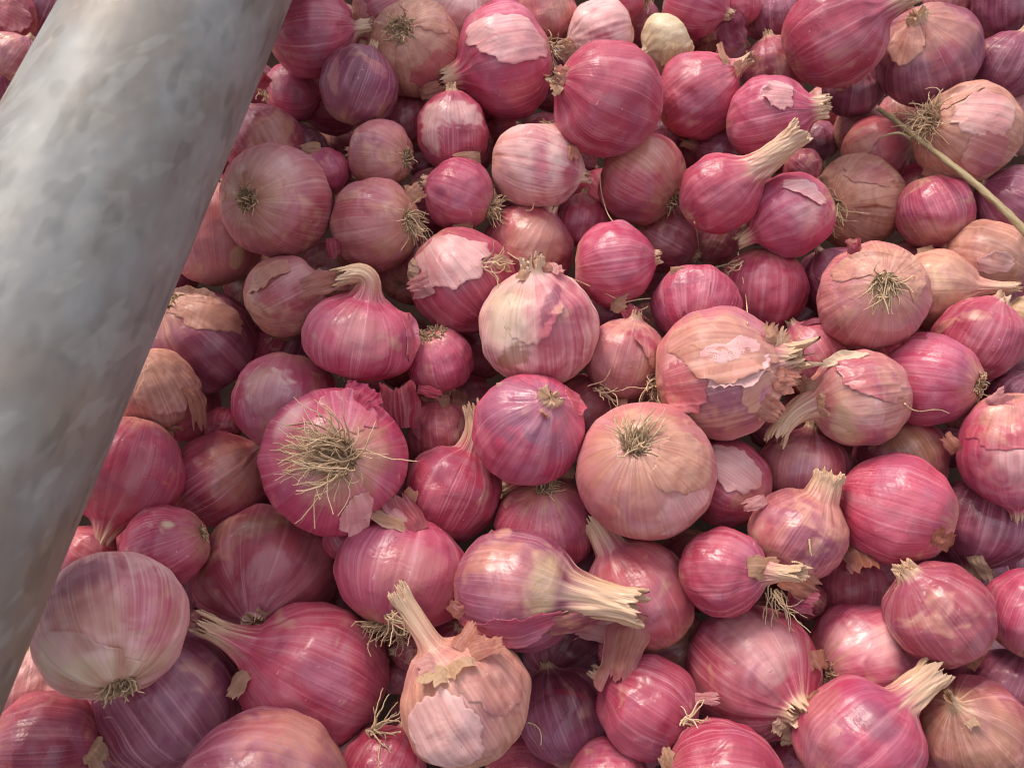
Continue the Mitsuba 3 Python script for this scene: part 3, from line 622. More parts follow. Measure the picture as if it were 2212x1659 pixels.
 ('D11', 1393, 1016, 151, .93, -72, -66, -.4, 3, .12, .1, dict(lump=.03, rt=(90, .45, .14, 80), patch=[(.55, .10, .44, .42, 20, 4, .04, 70), (-.35, .45, .5, .35, 40, 4, .02, 150), (.0, .15, .62, .55, 0, 4, .0, 0), (.55, -.55, .35, .45, -30, 5, .02, -80), (.12, -.80, .42, .16, 0, 5, .0, 0)]), 'large peach pink onion with a neat straw root disc facing the viewer'),
 ('D12', 1180, 1132, 107, .95, -88, -42, .5, 0, .15, .12, dict(rt=(55, .42, .18, 60)), 'ribbed red onion with curly roots, below the purple-topped onion'),
 ('D13', 1566, 1042, 97, .97, 150, -5, .4, 0, .2, .12, dict(patch=[(.2, .35, .65, .50, -30, 5, .025, -130), (.3, -.35, .2, .2, 0, 4, .0, 0)]), 'crimson onion with a lighter skin peeled halfway, beside the peach root-disc onion'),
 ('D14', 1737, 1020, 100, .92, 80, 0, .9, 10, .15, .12, dict(patch=[(-.2, .1, .6, .4, 0, 3, .0, 0)]), 'dull brownish red onion in shade below the bent straw stem'),
 ('D15', 1948, 992, 98, .95, 120, 0, 1.1, 10, .15, .12, dict(patch=[(.2, .35, .6, .35, -20, 7, .0, 0)]), 'brown shaded onion behind the two pale-stemmed onions near the picture edge'),
 ('D16', 1721, 1154, 103, .92, 58, 12, -.1, 3, .58, .30, dict(k=.5, jag=.15, bend=.35, bdir=150, patch=[(.35, -.2, .5, .7, 0, 2, .0, 0)]), 'small-bodied onion with a thick pale green cut stem standing up'),
 ('D17', 1936, 1100, 119, 1.0, 166, 0, .0, 0, .35, .14, dict(k=.7), 'big smooth pink onion pointing its tapered neck at the thick pale stem'),
 ('D18', 2192, 975, 114, 1.1, -88, -12, .1, 1, .2, .14, dict(patch=[(-.1, .45, .7, .40, 0, 9, .03, 90), (.1, -.05, .5, .55, 10, 5, .0, 0)], flap=[(-.3, .8, 100, .25, .15, .5, 4)]), 'large onion cut by the picture edge with a milky window in its skin'),
 ('D19', 2122, 1128, 102, .95, -102, 6, .6, 2, .35, .2, dict(rt=(30, .5, .25, 30), flap=[(-.15, -.7, -75, .55, .18, .3, 8)]), 'dull maroon onion with wispy white roots and a white torn neck'),
 ('D20', 2222, 1105, 44, .95, 90, 0, .9, 5, .2, .2, {}, 'scrap of pale pink onion at the picture edge above the magenta one'),
 # fifth row
 ('E1', 357, 1181, 91, .98, 198, -20, .0, 1, .12, .1, dict(rt=(30, .22, .10, -20), patch=[(.05, .52, .16, .10, 0, 8, .0, 0)]), 'small vivid crimson onion with a tiny root brush and a pale sticker-like scar'),
 ('E2', 186, 1200, 66, .95, 140, 0, .8, 9, .3, .2, dict(k=.6), 'orange pink onion wedged by the pole under the downward straw neck'),
 ('E3', 240, 1349, 158, .97, 97, -34, -.3, 5, .1, .1, dict(lump=.03, rt=(55, .20, .18, 250), patch=[(-.40, .65, .42, .28, 25, 2, .0, 0), (-.15, .15, .45, .28, -15, 4, .0, 0), (.55, .1, .35, .6, 0, 1, .0, 0), (-.1, -.62, .75, .30, -5, 8, .0, 0), (-.35, -.45, .66, .34, -12, 5, .045, 90)]), 'large whitish onion with a shining pale band above its dark root plate'),
 ('E4', 578, 1242, 154, .92, -106, 48, .3, 10, .06, .1, dict(k=.3, patch=[(-.05, .70, .42, .20, 8, 7, .0, 0), (.5, .2, .4, .6, 20, 9, .0, 0)], flap=[(-.10, -.52, 60, .12, .08, .6, 8)]), 'large red and orange onion with rays spreading from its small neck tip'),
 ('E5', 872, 1241, 149, .78, 74, -8, -.2, 1, .16, .16, dict(lump=.04, rt=(80, .45, .26, 225), patch=[(.1, .1, .5, .35, 0, 3, .0, 0)], flap=[(.25, .68, 108, .60, .20, .25, 3), (.05, .70, 150, .50, .13, .3, 6), (.15, .72, 125, .62, .12, .2, 5)]), 'wide magenta onion with a feathery pale skin tuft on its shoulder'),
 ('E7', 365, 1518, 152, .97, 125, 8, .3, 2, .12, .1, {}, 'large dark maroon onion under the whitish one with the shining band'),
 ('E6', 682, 1462, 153, 1.0, 152, 10, -.2, 0, .78, .22, dict(k=.6, jag=.35, flap=[(-.85, .12, 215, .35, .16, .4, 6), (-1.02, .52, 60, .2, .16, .5, 4)]), 'big smooth crimson onion with a broad frayed tan neck pointing at the pole'),
 ('E8', 1112, 1272, 132, .98, -6, 15, -.7, 2, 1.10, .33, dict(k=.7, jag=.25, bend=.12, bdir=-90, patch=[(-.30, .55, .50, .32, 15, 4, .0, 0), (.1, .1, .5, .4, 0, 3, .0, 0), (.45, .0, .3, .4, 0, 6, .0, 0), (.0, -.62, .7, .25, 8, 0, .04, -90)], flap=[(.55, -.55, -8, .8, .18, .25, 3)]), 'bottle-shaped mauve and tan onion with a thick wrinkled neck lying sideways'),
 ('E9', 1386, 1290, 117, 1.0, 122, 8, -.1, 9, .72, .24, dict(k=.65, jag=.3, flap=[(-.30, -.42, 188, .95, .34, .5, 5), (-.15, -.25, 255, 1.25, .32, .35, 3), (-.3, .02, 200, .5, .2, .6, 3)]), 'coral red onion with a big fluted skin shred curling off its side'),
 ('E10', 1005, 1512, 141, .98, 123, 16, -.6, 4, 1.0, .145, dict(k=.36, jag=.25, patch=[(-.3, -.45, .55, .6, 0, 5, .03, 180), (.4, .35, .55, .5, 20, 4, .03, 120), (.6, -.3, .45, .7, 10, 3, .0, 0)], flap=[(-.35, .50, 255, .42, .20, .6, 8), (-.15, .55, 300, .40, .20, .7, 6), (-.1, .72, 60, .45, .20, .5, 4), (.0, .62, 10, .55, .16, .35, 4), (-.45, .55, 200, .3, .2, .7, 5)]), 'tan onion with a hollow open neck tube and a white torn collar'),
 ('E11', 1224, 1545, 107, .97, 112, 4, .3, 2, .12, .1, dict(patch=[(.1, .40, .50, .06, -12, 0, .0, 0)]), 'dark maroon onion with a curved dark slit on top, right of the hollow neck'),
 ('E12', 1400, 1526, 109, .97, 150, 8, .2, 0, .30, .16, dict(k=.65), 'smooth crimson onion under the curling fluted skin shred'),
 ('E13', 1560, 1236, 93, .98, 2, 22, -.5, 0, .85, .20, dict(k=.6, jag=.22, flap=[(.55, .15, 5, .75, .24, -.1, 6)]), 'coral crimson onion with a straw sheathed neck above a loose root bundle'),
 ('E14', 1838, 1272, 78, .95, 90, 0, 1.4, 0, .15, .12, {}, 'shaded dark red onion under the small-bodied thick-stemmed onion'),
 ('E15', 2030, 1326, 110, .98, 128, 30, .1, 10, .26, .16, dict(k=.65, jag=.2), 'brownish red ribbed onion with a stubby brown neck, near the picture edge'),
 ('E16', 1626, 1450, 141, .98, -38, 40, -.1, 0, .20, .19, dict(k=.5, jag=.2, patch=[(-.25, .2, .75, .72, 40, 10, .01, 0), (.15, .45, .5, .4, -30, 5, .0, 0)], flap=[(.42, -.60, 250, .22, .14, .8, 8), (.55, -.68, -70, .24, .2, .8, 8), (.75, -.35, 60, .22, .16, .7, 6)]), 'large crimson onion with a round cut neck ringed by a white papery collar'),
 ('E17', 1862, 1416, 114, .97, 28, -38, .3, 1, .15, .12, dict(rt=(60, .22, .30), patch=[(.1, .3, .6, .4, 0, 5, .0, 0)]), 'lilac pink onion with a dark fuzzy root patch beside the round cut neck'),
 ('E18', 2232, 1326, 98, .97, 70, 0, .2, 1, .15, .12, {}, 'bright magenta onion cut by the picture edge'),
 ('E21', 2178, 1490, 88, .95, 70, 0, 1.0, 2, .15, .12, {}, 'dusky purple onion at the picture edge behind the brown stub-necked onion'),
 ('E19', 1853, 1602, 130, .97, 47, -4, .0, 1, .85, .24, dict(k=.45, jag=.25, rt=(24, .2, .15), patch=[(-.6, .1, .38, .8, 0, 3, .02, 0), (.25, .35, .35, .25, 0, 2, .0, 0)]), 'glossy purple pink onion with a broad cream stem, at the bottom edge'),
 ('E20', 2096, 1578, 117, .95, 123, 62, .1, 10, .36, .10, dict(k=.3, jag=.2, patch=[(.15, -.2, .8, .6, 0, 7, .0, 0)], flap=[(-.02, .18, -50, .2, .1, .9, 8)]), 'brown onion with faint rays around a small white stub, in the bottom corner'),
 ('E22', 48, 1492, 80, .95, 80, -10, .3, 5, .2, .2, dict(patch=[(.2, .1, .6, .8, -30, 5, .12, -20)]), 'silvery lilac onion with a loose skin edge, squeezed beside the pole near the bottom'),
 ('E23', 92, 1618, 120, .97, -8, 4, .4, 10, .5, .22, dict(k=.55, patch=[(.0, .2, .6, .5, 0, 2, .0, 0)], flap=[(.75, -.1, -40, .4, .25, .5, 6)]), 'dark brownish onion with a tan neck in the bottom corner by the pole'),
 ('E25', 568, 1722, 182, .97, 170, -10, .0, 2, .1, .1, dict(patch=[(.38, .70, .55, .5, -10, 4, .0, 0), (-.1, .75, .3, .3, 0, 3, .0, 0)]), 'very large onion at the bottom edge, half purple and half pale tan'),
 ('E26', 826, 1668, 96, .95, 60, 0, 1.0, 0, .15, .12, {}, 'dark red shaded onion at the bottom edge left of the hollow-necked tan onion'),
 ('E27', 1130, 1692, 94, .95, 0, 0, .5, 0, .12, .1, {}, 'red onion top at the bottom edge, below the maroon onion with a slit'),
 ('E28', 1316, 1702, 100, .95, 0, 0, .4, 1, .12, .1, {}, 'pink onion top at the bottom edge, below the smooth crimson one'),
 ('E29', 1566, 1702, 140, .95, 5, 0, .1, 0, .12, .1, dict(flap=[(-.9, .2, 150, .3, .2, .5, 6)]), 'broad salmon pink onion top at the bottom edge below the white-collared onion'),
 ('E30', 2235, 1590, 60, .95, 90, 0, .9, 2, .3, .2, {}, 'sliver of onion at the picture edge beside the brown stub onion'),
]


# ---------------------------------------------------------------- settle the heap: depths along each view line so that onions touch but do not run into each other
rng = np.random.default_rng(7)
n = len(TABLE)
PX = np.array([t[1] for t in TABLE], float); PY = np.array([t[2] for t in TABLE], float); PR = np.array([t[3] for t in TABLE], float)
QQ = np.array([t[4] for t in TABLE], float); LAY = np.array([t[7] for t in TABLE], float)
RAYS = np.array([ray(x, y) for x, y in zip(PX, PY)])
VIEW = []
AX = []
for i, t in enumerate(TABLE):
    e3 = -nrm(RAYS[i]); e1 = nrm(np.cross(UPV, e3)); e2 = np.cross(e3, e1)
    VIEW.append((e1, e2, e3))
    a, b = math.radians(t[5]), math.radians(t[6])
    AX.append(math.cos(b) * (math.cos(a) * e1 + math.sin(a) * e2) + math.sin(b) * e3)
AX = np.array(AX)
RLEN = np.linalg.norm(RAYS, axis=1)
ZPREF = np.array([heap_depth(x, y, 0) for x, y in zip(PX, PY)])
RW0 = PR * ZPREF * RLEN / FPX * np.sqrt(1.0)
ZPREF = np.array([heap_depth(x, y, -.52 * l * r) for x, y, l, r in zip(PX, PY, LAY, RW0)])
Z = ZPREF.copy()
order = LAY * 1000 - PY
pairs = [(i, j) for i in range(n) for j in range(n) if order[i] < order[j] and math.hypot(PX[i] - PX[j], PY[i] - PY[j]) < (PR[i] + PR[j]) * 1.02]
for it in range(240):
    for i, j in pairs:
        Ri, Rj = PR[i] * Z[i] / FPX, PR[j] * Z[j] / FPX
        d = RAYS[j] * Z[j] - RAYS[i] * Z[i]
        dist = np.linalg.norm(d); dh = d / max(dist, 1e-9)
        ci, cj = (AX[i] @ dh) ** 2, (AX[j] @ dh) ** 2
        ri = Ri / math.sqrt(1 - ci + ci / QQ[i] ** 2); rj = Rj / math.sqrt(1 - cj + cj / QQ[j] ** 2)
        need = .95 * (ri + rj)
        fwd = d @ nrm(RAYS[i] + RAYS[j])
        lat2 = max(dist ** 2 - fwd ** 2, 0)
        if lat2 < need ** 2:
            want = math.sqrt(need ** 2 - lat2)
            if fwd < want:
                g = .5 * (want - fwd)
                Z[i] -= .35 * g; Z[j] += .65 * g
    Z += .010 * (ZPREF - Z)

ids = iter(range(1, 900))
KEYS = {}
SPH = []
for i, t in enumerate(TABLE):
    tag, x, y, r, q, ang, tilt, lay, tone, L, nr, opt, label = t
    key = opt.get('name') or 'red_onion'
    key = numbered(key)
    labels[key] = {'label': label, 'category': 'onion', 'group': 'onions heaped loose'}
    KEYS[tag] = key
    c = CAM + RAYS[i] * Z[i]
    R = PR[i] * Z[i] / FPX
    SPH.append((c, R))
    e1, e2, e3 = VIEW[i]
    bd = None
    if 'bdir' in opt:
        b = math.radians(opt['bdir']); bd = math.cos(b) * e1 + math.sin(b) * e2 + opt.get('bz', 0) * e3
    o = Onion(next(ids), c, R, q, AX[i], VIEW[i], tone, L, nr, i + 1, opt.get('lump', .085), opt.get('bend', 0.0), bd, opt.get('k', .34), opt.get('jag', .18), opt.get('bs', 0.0), opt.get('bl', 1.0))
    o.meshes(key)
    if 'rt' in opt:
        rt = opt['rt']
        o.roots(key, rt[0], rt[1], rt[2], 1000 + i, *(rt[3:]))
    o.spots([(p[0], p[1], p[2], p[3], p[4], p[5], .55 if p[6] == 0 else .22) for p in opt.get('patch', ()) if p[6] <= .021])
    for m, pt in enumerate(opt.get('patch', ())):
        if pt[6] > .021:
            o.patch(key, *pt[:6], pt[6] * 1.5, pt[7], seed=i * 1.7 + m * 5.1)
    for m, fl in enumerate(opt.get('flap', ())):
        o.flap(key, *fl[:7], seed=i * 2.3 + m * 3.7, out=fl[7] if len(fl) > 7 else 0.0, rise=fl[8] if len(fl) > 8 else 0.0)

# ---------------------------------------------------------------- onions deeper in the heap, seen only through the gaps
sc = .2
gw, gh = int(W * sc), int(H * sc)
gx, gy = np.meshgrid((np.arange(gw) + .5) / sc, (np.arange(gh) + .5) / sc)
depth = np.full((gh, gw), 9.0); owner = np.full((gh, gw), -1)
def splat(px, py, pr, z, who):
    d2 = ((gx - px) ** 2 + (gy - py) ** 2) / pr ** 2
    zz = z - np.sqrt(np.maximum(1 - d2, 0)) * pr * z / FPX
    m = (d2 < 1) & (zz < depth)
    depth[m] = zz[m]; owner[m] = who
for i in range(n):
    splat(PX[i], PY[i], PR[i] * (.9 if QQ[i] < .85 else .97), Z[i], i)
CUT = [' behind', ' with ', ' touching', ',', ' that ', ' whose', ' wearing', ' cut by', ' at the', ' near', ' by the', ' beside', ' between', ' left of', ' right of', ' below', ' above', ' under', ' filling',
       ' in the', ' in shade', ' tucked', ' partly', ' against', ' lying', ' leaning', ' wedged', ' pointing', ' tapering', ' ending', ' butted', ' close', ' beneath', ' shedding', ' half hidden', ' touched', ' tipped',
       ' top at', ' end at', ' peeping', ' facing', ' squeezed', ' its ', ' standing']
def short(lab):
    return lab[:min([lab.find(c) for c in CUT if c in lab] + [len(lab)])]
SHORTS = [short(t[12]) for t in TABLE]
def deep_label(x, y, used):
    dd = np.hypot(PX - x, PY - y) + 40 * LAY
    near = [i for i in np.argsort(dd)[:9] if SHORTS.count(SHORTS[i]) == 1]
    for a in range(len(near)):
        for b in range(a + 1, len(near)):
            for lab in (f'shaded onion deep between the {SHORTS[near[a]]} and the {SHORTS[near[b]]}', f'dark onion between {SHORTS[near[a]]} and {SHORTS[near[b]]}'):
                if len(lab.split()) <= 16 and lab not in used:
                    used.add(lab)
                    return lab
    return 'shadowed red onion deep in a gap, nearly hidden under the onions on top'
USED = set()
deep, row = [], 0
y = -60.0
while y < H + 120:
    step = 150 + 80 * y / H
    x = -80 + (row % 2) * step * .5
    while x < W + 120:
        r = step * .5 * rng.uniform(.86, 1.08)
        jx, jy = x + rng.uniform(-.12, .12) * step, y + rng.uniform(-.12, .12) * step
        zr = heap_depth(jx, jy); Rm = r * zr / FPX
        z = heap_depth(jx, jy, -2.4 * Rm)
        P = ray(jx, jy)
        for _ in range(60):                                   # sink it until it clears the onions above
            c = CAM + P * z
            hit = max((1 - np.linalg.norm(c - sc_[0]) / (.93 * (Rm + sc_[1])) for sc_ in SPH + [dd[0] for dd in deep]), default=0)
            if hit <= 0:
                break
            z += .2 * Rm
        deep.append(((CAM + P * z, Rm), jx, jy, Rm * FPX / z, z))
        x += step
    y += step * .82
    row += 1
from scipy.ndimage import distance_transform_edt
for k, (s_, jx, jy, pr, z) in enumerate(deep):
    splat(jx, jy, pr, z, 10000 + k)
for _ in range(60):
    hole = np.pad(owner < 0, 1)
    dt = distance_transform_edt(hole)[1:-1, 1:-1]
    iy, ix = np.unravel_index(np.argmax(dt), dt.shape)
    if dt[iy, ix] < 2.2:
        break
    jx, jy = gx[iy, ix], gy[iy, ix]
    pr = float(np.clip(dt[iy, ix] / sc * 1.5, 46, 75))
    z = heap_depth(jx, jy) ; Rm = pr * z / FPX; z = heap_depth(jx, jy, -3.0 * Rm)
    for _t in range(40):
        c = CAM + ray(jx, jy) * z
        if max(1 - np.linalg.norm(c - sc_[0]) / (.90 * (Rm + sc_[1])) for sc_ in SPH + [dd[0] for dd in deep]) <= 0:
            break
        z += .15 * Rm
    deep.append(((CAM + ray(jx, jy) * z, Rm), jx, jy, Rm * FPX / z, z))
    splat(jx, jy, Rm * FPX / z * 1.02, z, 10000 + len(deep) - 1)
    owner[max(iy - 1, 0):iy + 2, max(ix - 1, 0):ix + 2] = np.maximum(owner[max(iy - 1, 0):iy + 2, max(ix - 1, 0):ix + 2], 0)
for k, ((c, Rm), jx, jy, pr, z) in enumerate(deep):
    if np.sum(owner == 10000 + k) < 48:
        continue
    key = numbered('red_onion')
    labels[key] = {'label': deep_label(jx, jy, USED), 'category': 'onion', 'group': 'onions deep in the gaps'}
    e3 = -nrm(ray(jx, jy)); e1 = nrm(np.cross(UPV, e3)); e2 = np.cross(e3, e1)
    ax = nrm(rng.normal(0, 1, 3))
    o = Onion(next(ids), c, Rm, rng.uniform(.85, 1.0), ax, (e1, e2, e3), [0, 2, 10, 10][k % 4], .18, .12, 500 + k)
    o.spots([])
    o.meshes(key)

# ---------------------------------------------------------------- the lining of the bin under the heap
def flat_sheet(z, size, m=24):
    g = np.linspace(-size, size, m)
    X, Y = np.meshgrid(g, g + .05, indexing='xy')
    P = np.stack([X, Y, np.full_like(X, 0.0)], -1)
    P[..., 2] = z + (Y * math.tan(SLOPE)) + .006 * (n1(X * 25, Y * 25, 0, 31) - .5)
    return P
P = flat_sheet(P0[2] - .24, 1.2)
scene['ground'] = write(P.reshape(-1, 3), grid_faces(*P.shape[:2]), grid_normals(P).reshape(-1, 3), np.zeros((P.shape[0] * P.shape[1], 2)), 'bin_lining')
labels['ground'] = {'kind': 'structure', 'label': 'dark floor of the bin under the heap of onions'}

# ---------------------------------------------------------------- the grey pole that lies across the heap
def at(x, y, z):
    return CAM + ray(x, y) * z

def tube(points, radii, sides, uv_r=1.0, ripple=0.0, seed=0, cap=True):
    pts, rad = np.asarray(points, float), np.asarray(radii, float)
    tg = nrm(np.gradient(pts, axis=0))
    ref = nrm(np.array([.3, .2, 1.0]))
    sd = nrm(np.cross(tg, ref)); up = np.cross(sd, tg)
    a = np.linspace(0, 2 * math.pi, sides + 1)
    s_ = np.concatenate([[0], np.cumsum(np.linalg.norm(np.diff(pts, axis=0), axis=1))])
    wob = 1 + ripple * (n1(np.cos(a)[None] * 2 + seed, np.sin(a)[None] * 2, s_[:, None] / rad.max() * .5, 41) - .5)
    nn = np.cos(a)[None, :, None] * sd[:, None] + np.sin(a)[None, :, None] * up[:, None]
    P = pts[:, None] + nn * (rad[:, None] * wob)[..., None]
    N = grid_normals(P)
    N = np.where(np.sum(N * nn, -1, keepdims=True) < 0, -N, N)
    N[:, -1] = N[:, 0] = nrm(N[:, 0] + N[:, -1])
    f = grid_faces(*P.shape[:2])[:, ::-1]
    uv = np.stack(np.broadcast_arrays(a[None] * uv_r, s_[:, None]), -1)
    V, Nn, U = P.reshape(-1, 3), N.reshape(-1, 3), uv.reshape(-1, 2)
    if cap:
        for e, sg in ((0, -1), (-1, 1)):
            k0 = len(V)
            V = np.concatenate([V, P[e], pts[e][None]]); Nn = np.concatenate([Nn, np.repeat(sg * tg[e][None], sides + 2, 0)]); U = np.concatenate([U, uv[e], uv[e][:1]])
            i = np.arange(sides)
            f = np.concatenate([f, k0 + np.stack([i, i + 1, np.full(sides, sides + 1)], 1)])
    return V, f, Nn, U

POLE_A, POLE_B, POLE_R = at(669, -560, .450), at(-164, 1180, .274), .0402
pts = POLE_A + (POLE_B - POLE_A) * np.linspace(-.15, 1.35, 90)[:, None]
scene['pole'] = write(*tube(pts, np.full(90, POLE_R), 72, POLE_R, .012, 3), 'mottled_metal')
labels['pole'] = {'label': 'thick mottled grey pole lying slantwise across the heap of onions', 'category': 'pole'}

# ---------------------------------------------------------------- loose things on top of the heap
def top_z(x, y):
    """How far away the topmost onion is along the view line through (x, y)."""
    d = nrm(ray(x, y)); best = 9.0
    for c, R in SPH:
        oc = c - CAM; b = oc @ d; h = R * R - (oc @ oc - b * b)
        if h > 0:
            best = min(best, (b - math.sqrt(h)) / np.linalg.norm(ray(x, y)))
    return best if best < 9 else heap_depth(x, y)

px_ = [(1898, 236), (1935, 262), (1990, 305), (2050, 352), (2110, 400), (2165, 450), (2230, 515), (2300, 590)]
zz_ = [top_z(*p) for p in px_]
lin = np.polyfit(np.arange(8), zz_, 1)
zs = np.polyval(lin, np.arange(8)); zs -= max(0, np.max(zs - np.array(zz_))) + .002
tt = np.linspace(0, 7, 60)
pts = np.array([at(np.interp(t, range(8), [p[0] for p in px_]), np.interp(t, range(8), [p[1] for p in px_]), np.interp(t, range(8), zs)) for t in tt])
V, f, N, U = tube(pts, (.0012 + .0009) * .5 + .0009 * np.linspace(0, 1, 60) + .0003 * n1(np.linspace(0, 14, 60), 0, 0, 44), 14, .0025, .45, 5)
U = U * np.array([400.0, 60.0])
scene['dried_stalk__stem'] = write(V, f, N, U, 'stalk_fibre')
b0 = at(1965, 300, zs[2])
tw = np.array([b0 + (at(1900, 300, zs[2] + .004) - b0) * t + np.array([0, 0, .004]) * math.sin(t * 3) for t in np.linspace(0, 1, 12)])
V, f, N, U = tube(tw, np.linspace(.0009, .0004, 12), 6, .0025, .2, 6)
scene['dried_stalk__twig'] = write(V, f, N, U * np.array([400.0, 60.0]), 'stalk_fibre')
labels['dried_stalk'] = {'label': 'dried olive brown stalk lying across the onions near the picture edge', 'category': 'stalk'}

VIEWUP = nrm(-FWD)
def scrap(x, y, ang, ln, wd, curl, tone, seed, label, rise=.15, lift=.002, name='onion_skin_scrap', cat='onion skin'):
    z = top_z(x, y)
    k = numbered(name)
    base = at(x, y, z - lift)
    e3 = -nrm(ray(x, y)); e1 = nrm(np.cross(UPV, e3)); e2 = np.cross(e3, e1)
    a = math.radians(ang)
    s = z / FPX
    sheet_strip(k, base, math.cos(a) * e1 + math.sin(a) * e2, nrm(e3 + .3 * HN), ln * s, wd * s, curl, tone, next(ids), seed, rise)
    labels[k] = {'label': label, 'category': cat}

scrap(884, 428, 35, 40, 17, .5, 6, 2.2, 'yellow scrap of dry skin on the root tuft of a tan pink onion')
scrap(1842, 1175, -70, 75, 26, .9, 7, 5.1, 'crumpled brown dry scrap under the big smooth pink onion')
scrap(1690, 1240, -25, 80, 26, -.9, 7, 6.3, 'crumpled brown scrap beneath the straw sheathed neck')
scrap(1700, 1290, -10, 70, 24, .8, 2, 9.7, 'shaded purple skin scrap under the loose root bundle')
scrap(868, 925, 95, 120, 36, 1.2, 10, 7.4, 'curled maroon skin ring in the dark gap beside the root-spray onion', lift=.004)
scrap(1955, 378, 12, 70, 16, .5, 0, 8.2, 'narrow red skin sliver beside the two-tone pink and brown onion')
scrap(1320, 655, -5, 40, 18, .7, 6, 4.6, 'straw coloured neck scrap at the shoulder of the large whitish onion')

def rootlet(path, label, w=.0004, dz=.0012):
    pts = np.array(path, float)
    t = np.linspace(0, len(pts) - 1, 10 * (len(pts) - 1) + 1)
    from scipy.interpolate import CubicSpline
    xy = CubicSpline(np.arange(len(pts)), pts)(t)
    z = np.array([top_z(x, y) for x, y in pts])
    z = np.interp(t, np.arange(len(pts)), z)
    P = np.array([at(x, y, zz - dz) for (x, y), zz in zip(xy, z)])
    k = numbered('loose_rootlet')
    V, f, N, U = tube(P, np.linspace(w, w * .6, len(P)), 5, .0025, 0, 1)
    scene[k] = write(V, f, N, np.stack([np.full(len(V), 3.5), np.full(len(V), .85)], 1), 'dry_root')
    labels[k] = {'label': label, 'category': 'root'}

rootlet([(1296, 375), (1300, 420), (1312, 460), (1330, 482)], 'long thin rootlet hanging beside the orange-capped red onion')
rootlet([(1594, 545), (1604, 600), (1612, 650), (1615, 700)], 'single rootlet running down the deep crimson onion')
rootlet([(1955, 872), (1985, 888), (2015, 885), (2050, 893)], 'curled rootlet on the front of the speckled pink onion')
rootlet([(1710, 1214), (1735, 1220), (1745, 1245)], 'short hooked rootlet at the end of the straw sheathed neck')
rootlet([(1120, 448), (1145, 455), (1152, 440)], 'tiny curled rootlet above the smooth orange tan onion')
rootlet([(1140, 1560), (1165, 1575), (1168, 1610)], 'hooked rootlet beside the tan onion with the hollow neck')
rootlet([(1500, 480), (1508, 520), (1510, 560)], 'thin rootlet down the gap beside the dusky red onion')
rootlet([(1095, 545), (1140, 570), (1190, 585), (1260, 612), (1330, 645)], 'thin rootlet across the bottom of the smooth orange tan onion')
rootlet([(1748, 1165), (1750, 1185), (1753, 1200)], 'short straw bit stuck on the small-bodied thick-stemmed onion', w=.0005)
rootlet([(1330, 662), (1365, 650), (1405, 645)], 'straight rootlet poking out under the vivid magenta onion')
rootlet([(1330, 668), (1370, 672), (1400, 662)], 'lower wavy rootlet under the vivid magenta onion')

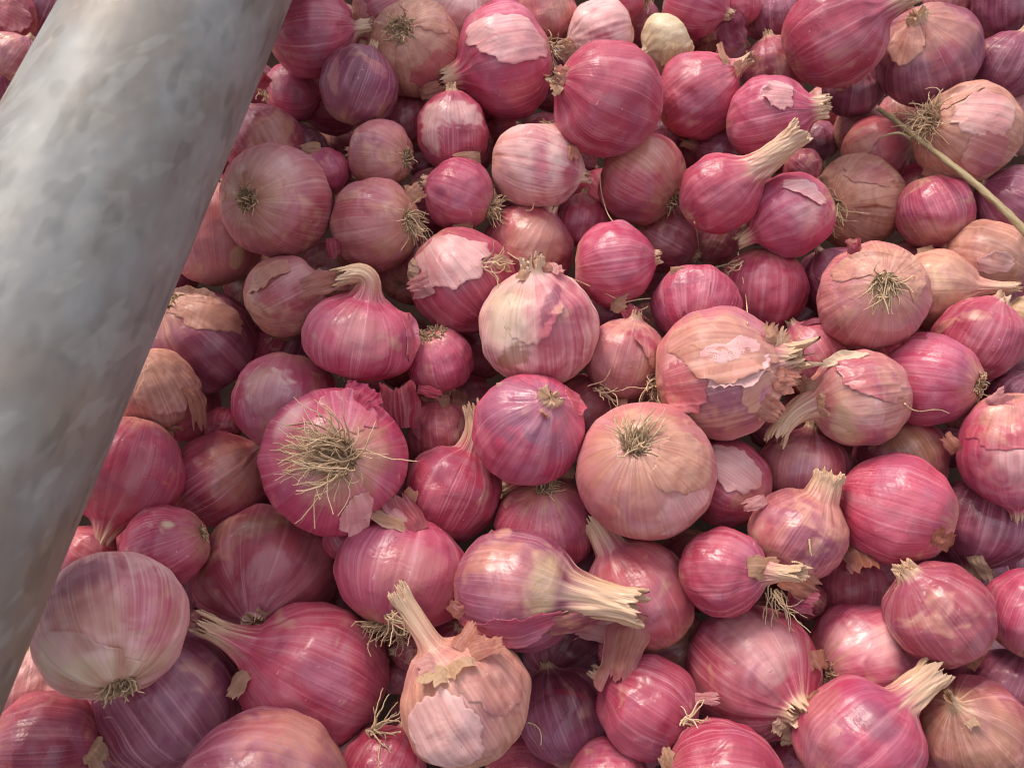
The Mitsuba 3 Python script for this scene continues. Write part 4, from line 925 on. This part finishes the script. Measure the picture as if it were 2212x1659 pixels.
def root_bundle(x, y, n, ln, sweep, seed, label):
    rg = np.random.default_rng(seed)
    z = top_z(x, y) - .004; s = z / FPX
    e3 = -nrm(ray(x, y)); e1 = nrm(np.cross(UPV, e3)); e2 = np.cross(e3, e1)
    Vs, Fs, Ns, Us, c0 = [], [], [], [], 0
    for i in range(n):
        a = math.radians(sweep + rg.normal(0, 28))
        v = math.cos(a) * e1 + math.sin(a) * e2 + .25 * rg.normal() * e3
        p = at(x + rg.normal(0, 8), y + rg.normal(0, 6), z) + e3 * rg.normal(0, .001)
        P = [p]
        for k in range(9):
            v = nrm(v + rg.normal(0, .28, 3))
            P.append(P[-1] + v * ln * s * rg.uniform(.06, .13))
        V, f, N, U = tube(np.array(P), np.linspace(.0004, .00022, 10), 4, 1, 0, 0, False)
        Vs.append(V); Fs.append(f + c0); Ns.append(N); Us.append(np.stack([np.full(len(V), i + .5), np.full(len(V), rg.uniform(.5, 1))], 1)); c0 += len(V)
    k = numbered('root_bundle')
    scene[k] = write(np.concatenate(Vs), np.concatenate(Fs), np.concatenate(Ns), np.concatenate(Us), 'dry_root')
    labels[k] = {'label': label, 'category': 'roots'}

root_bundle(1672, 1275, 16, 110, -75, 3, 'loose bundle of stringy pale roots under the straw sheathed neck')
root_bundle(840, 1330, 16, 90, -20, 4, 'shaded bundle of roots in the gap beside the hollow neck tube')
root_bundle(800, 1580, 16, 110, 30, 5, 'sparse roots in the dark gap near the bottom edge')
root_bundle(1290, 835, 14, 90, -15, 6, 'brown roots in the gap under the slit pink tan onion')
root_bundle(1040, 575, 10, 80, 10, 8, 'few straw roots along the top of the jagged-skinned red onion')
root_bundle(1180, 265, 14, 70, -40, 9, 'brown root bunch in the gap above the striped onion')
root_bundle(1480, 1560, 12, 80, 20, 10, 'wisps of root in the gap left of the white-collared onion')
root_bundle(1600, 560, 0 + 8, 70, 200, 12, 'thin roots in the gap left of the deep crimson onion')

# ---------------------------------------------------------------- flakes of dry skin caught between the onions
rf = np.random.default_rng(21)
spots_ = []
while len(spots_) < 34:
    x, y = rf.uniform(560, 2150), rf.uniform(150, 1600)
    if min([math.hypot(x - a_, y - b_) for a_, b_ in spots_] + [999]) < 110:
        continue
    e = np.sort([(math.hypot(x - PX[i], y - PY[i]) / PR[i]) for i in range(n)])
    if .93 < e[0] < 1.12:
        spots_.append((x, y))
flake_labels = set()
for i, (x, y) in enumerate(spots_):
    near = [SHORTS[k] for k in np.argsort(np.hypot(PX - x, PY - y) - PR) if SHORTS.count(SHORTS[k]) == 1]
    lab = next(l for l in (f'small dry skin flake caught beside the {m_}' for m_ in near) if l not in flake_labels)
    flake_labels.add(lab)
    scrap(x, y, rf.uniform(0, 360), rf.uniform(24, 56), rf.uniform(10, 20), rf.uniform(-.9, .9), [4, 6, 7, 10, 5][i % 5], 30 + i * 1.9, lab, rise=rf.uniform(.1, .5), lift=.004, name='dry_skin_flake')


table_ = np.zeros((1000, NFLOAT), np.float32)
for k, r in SPOT_ROWS.items():
    table_[k] = r
SPOTS = mi.Float(table_.ravel())
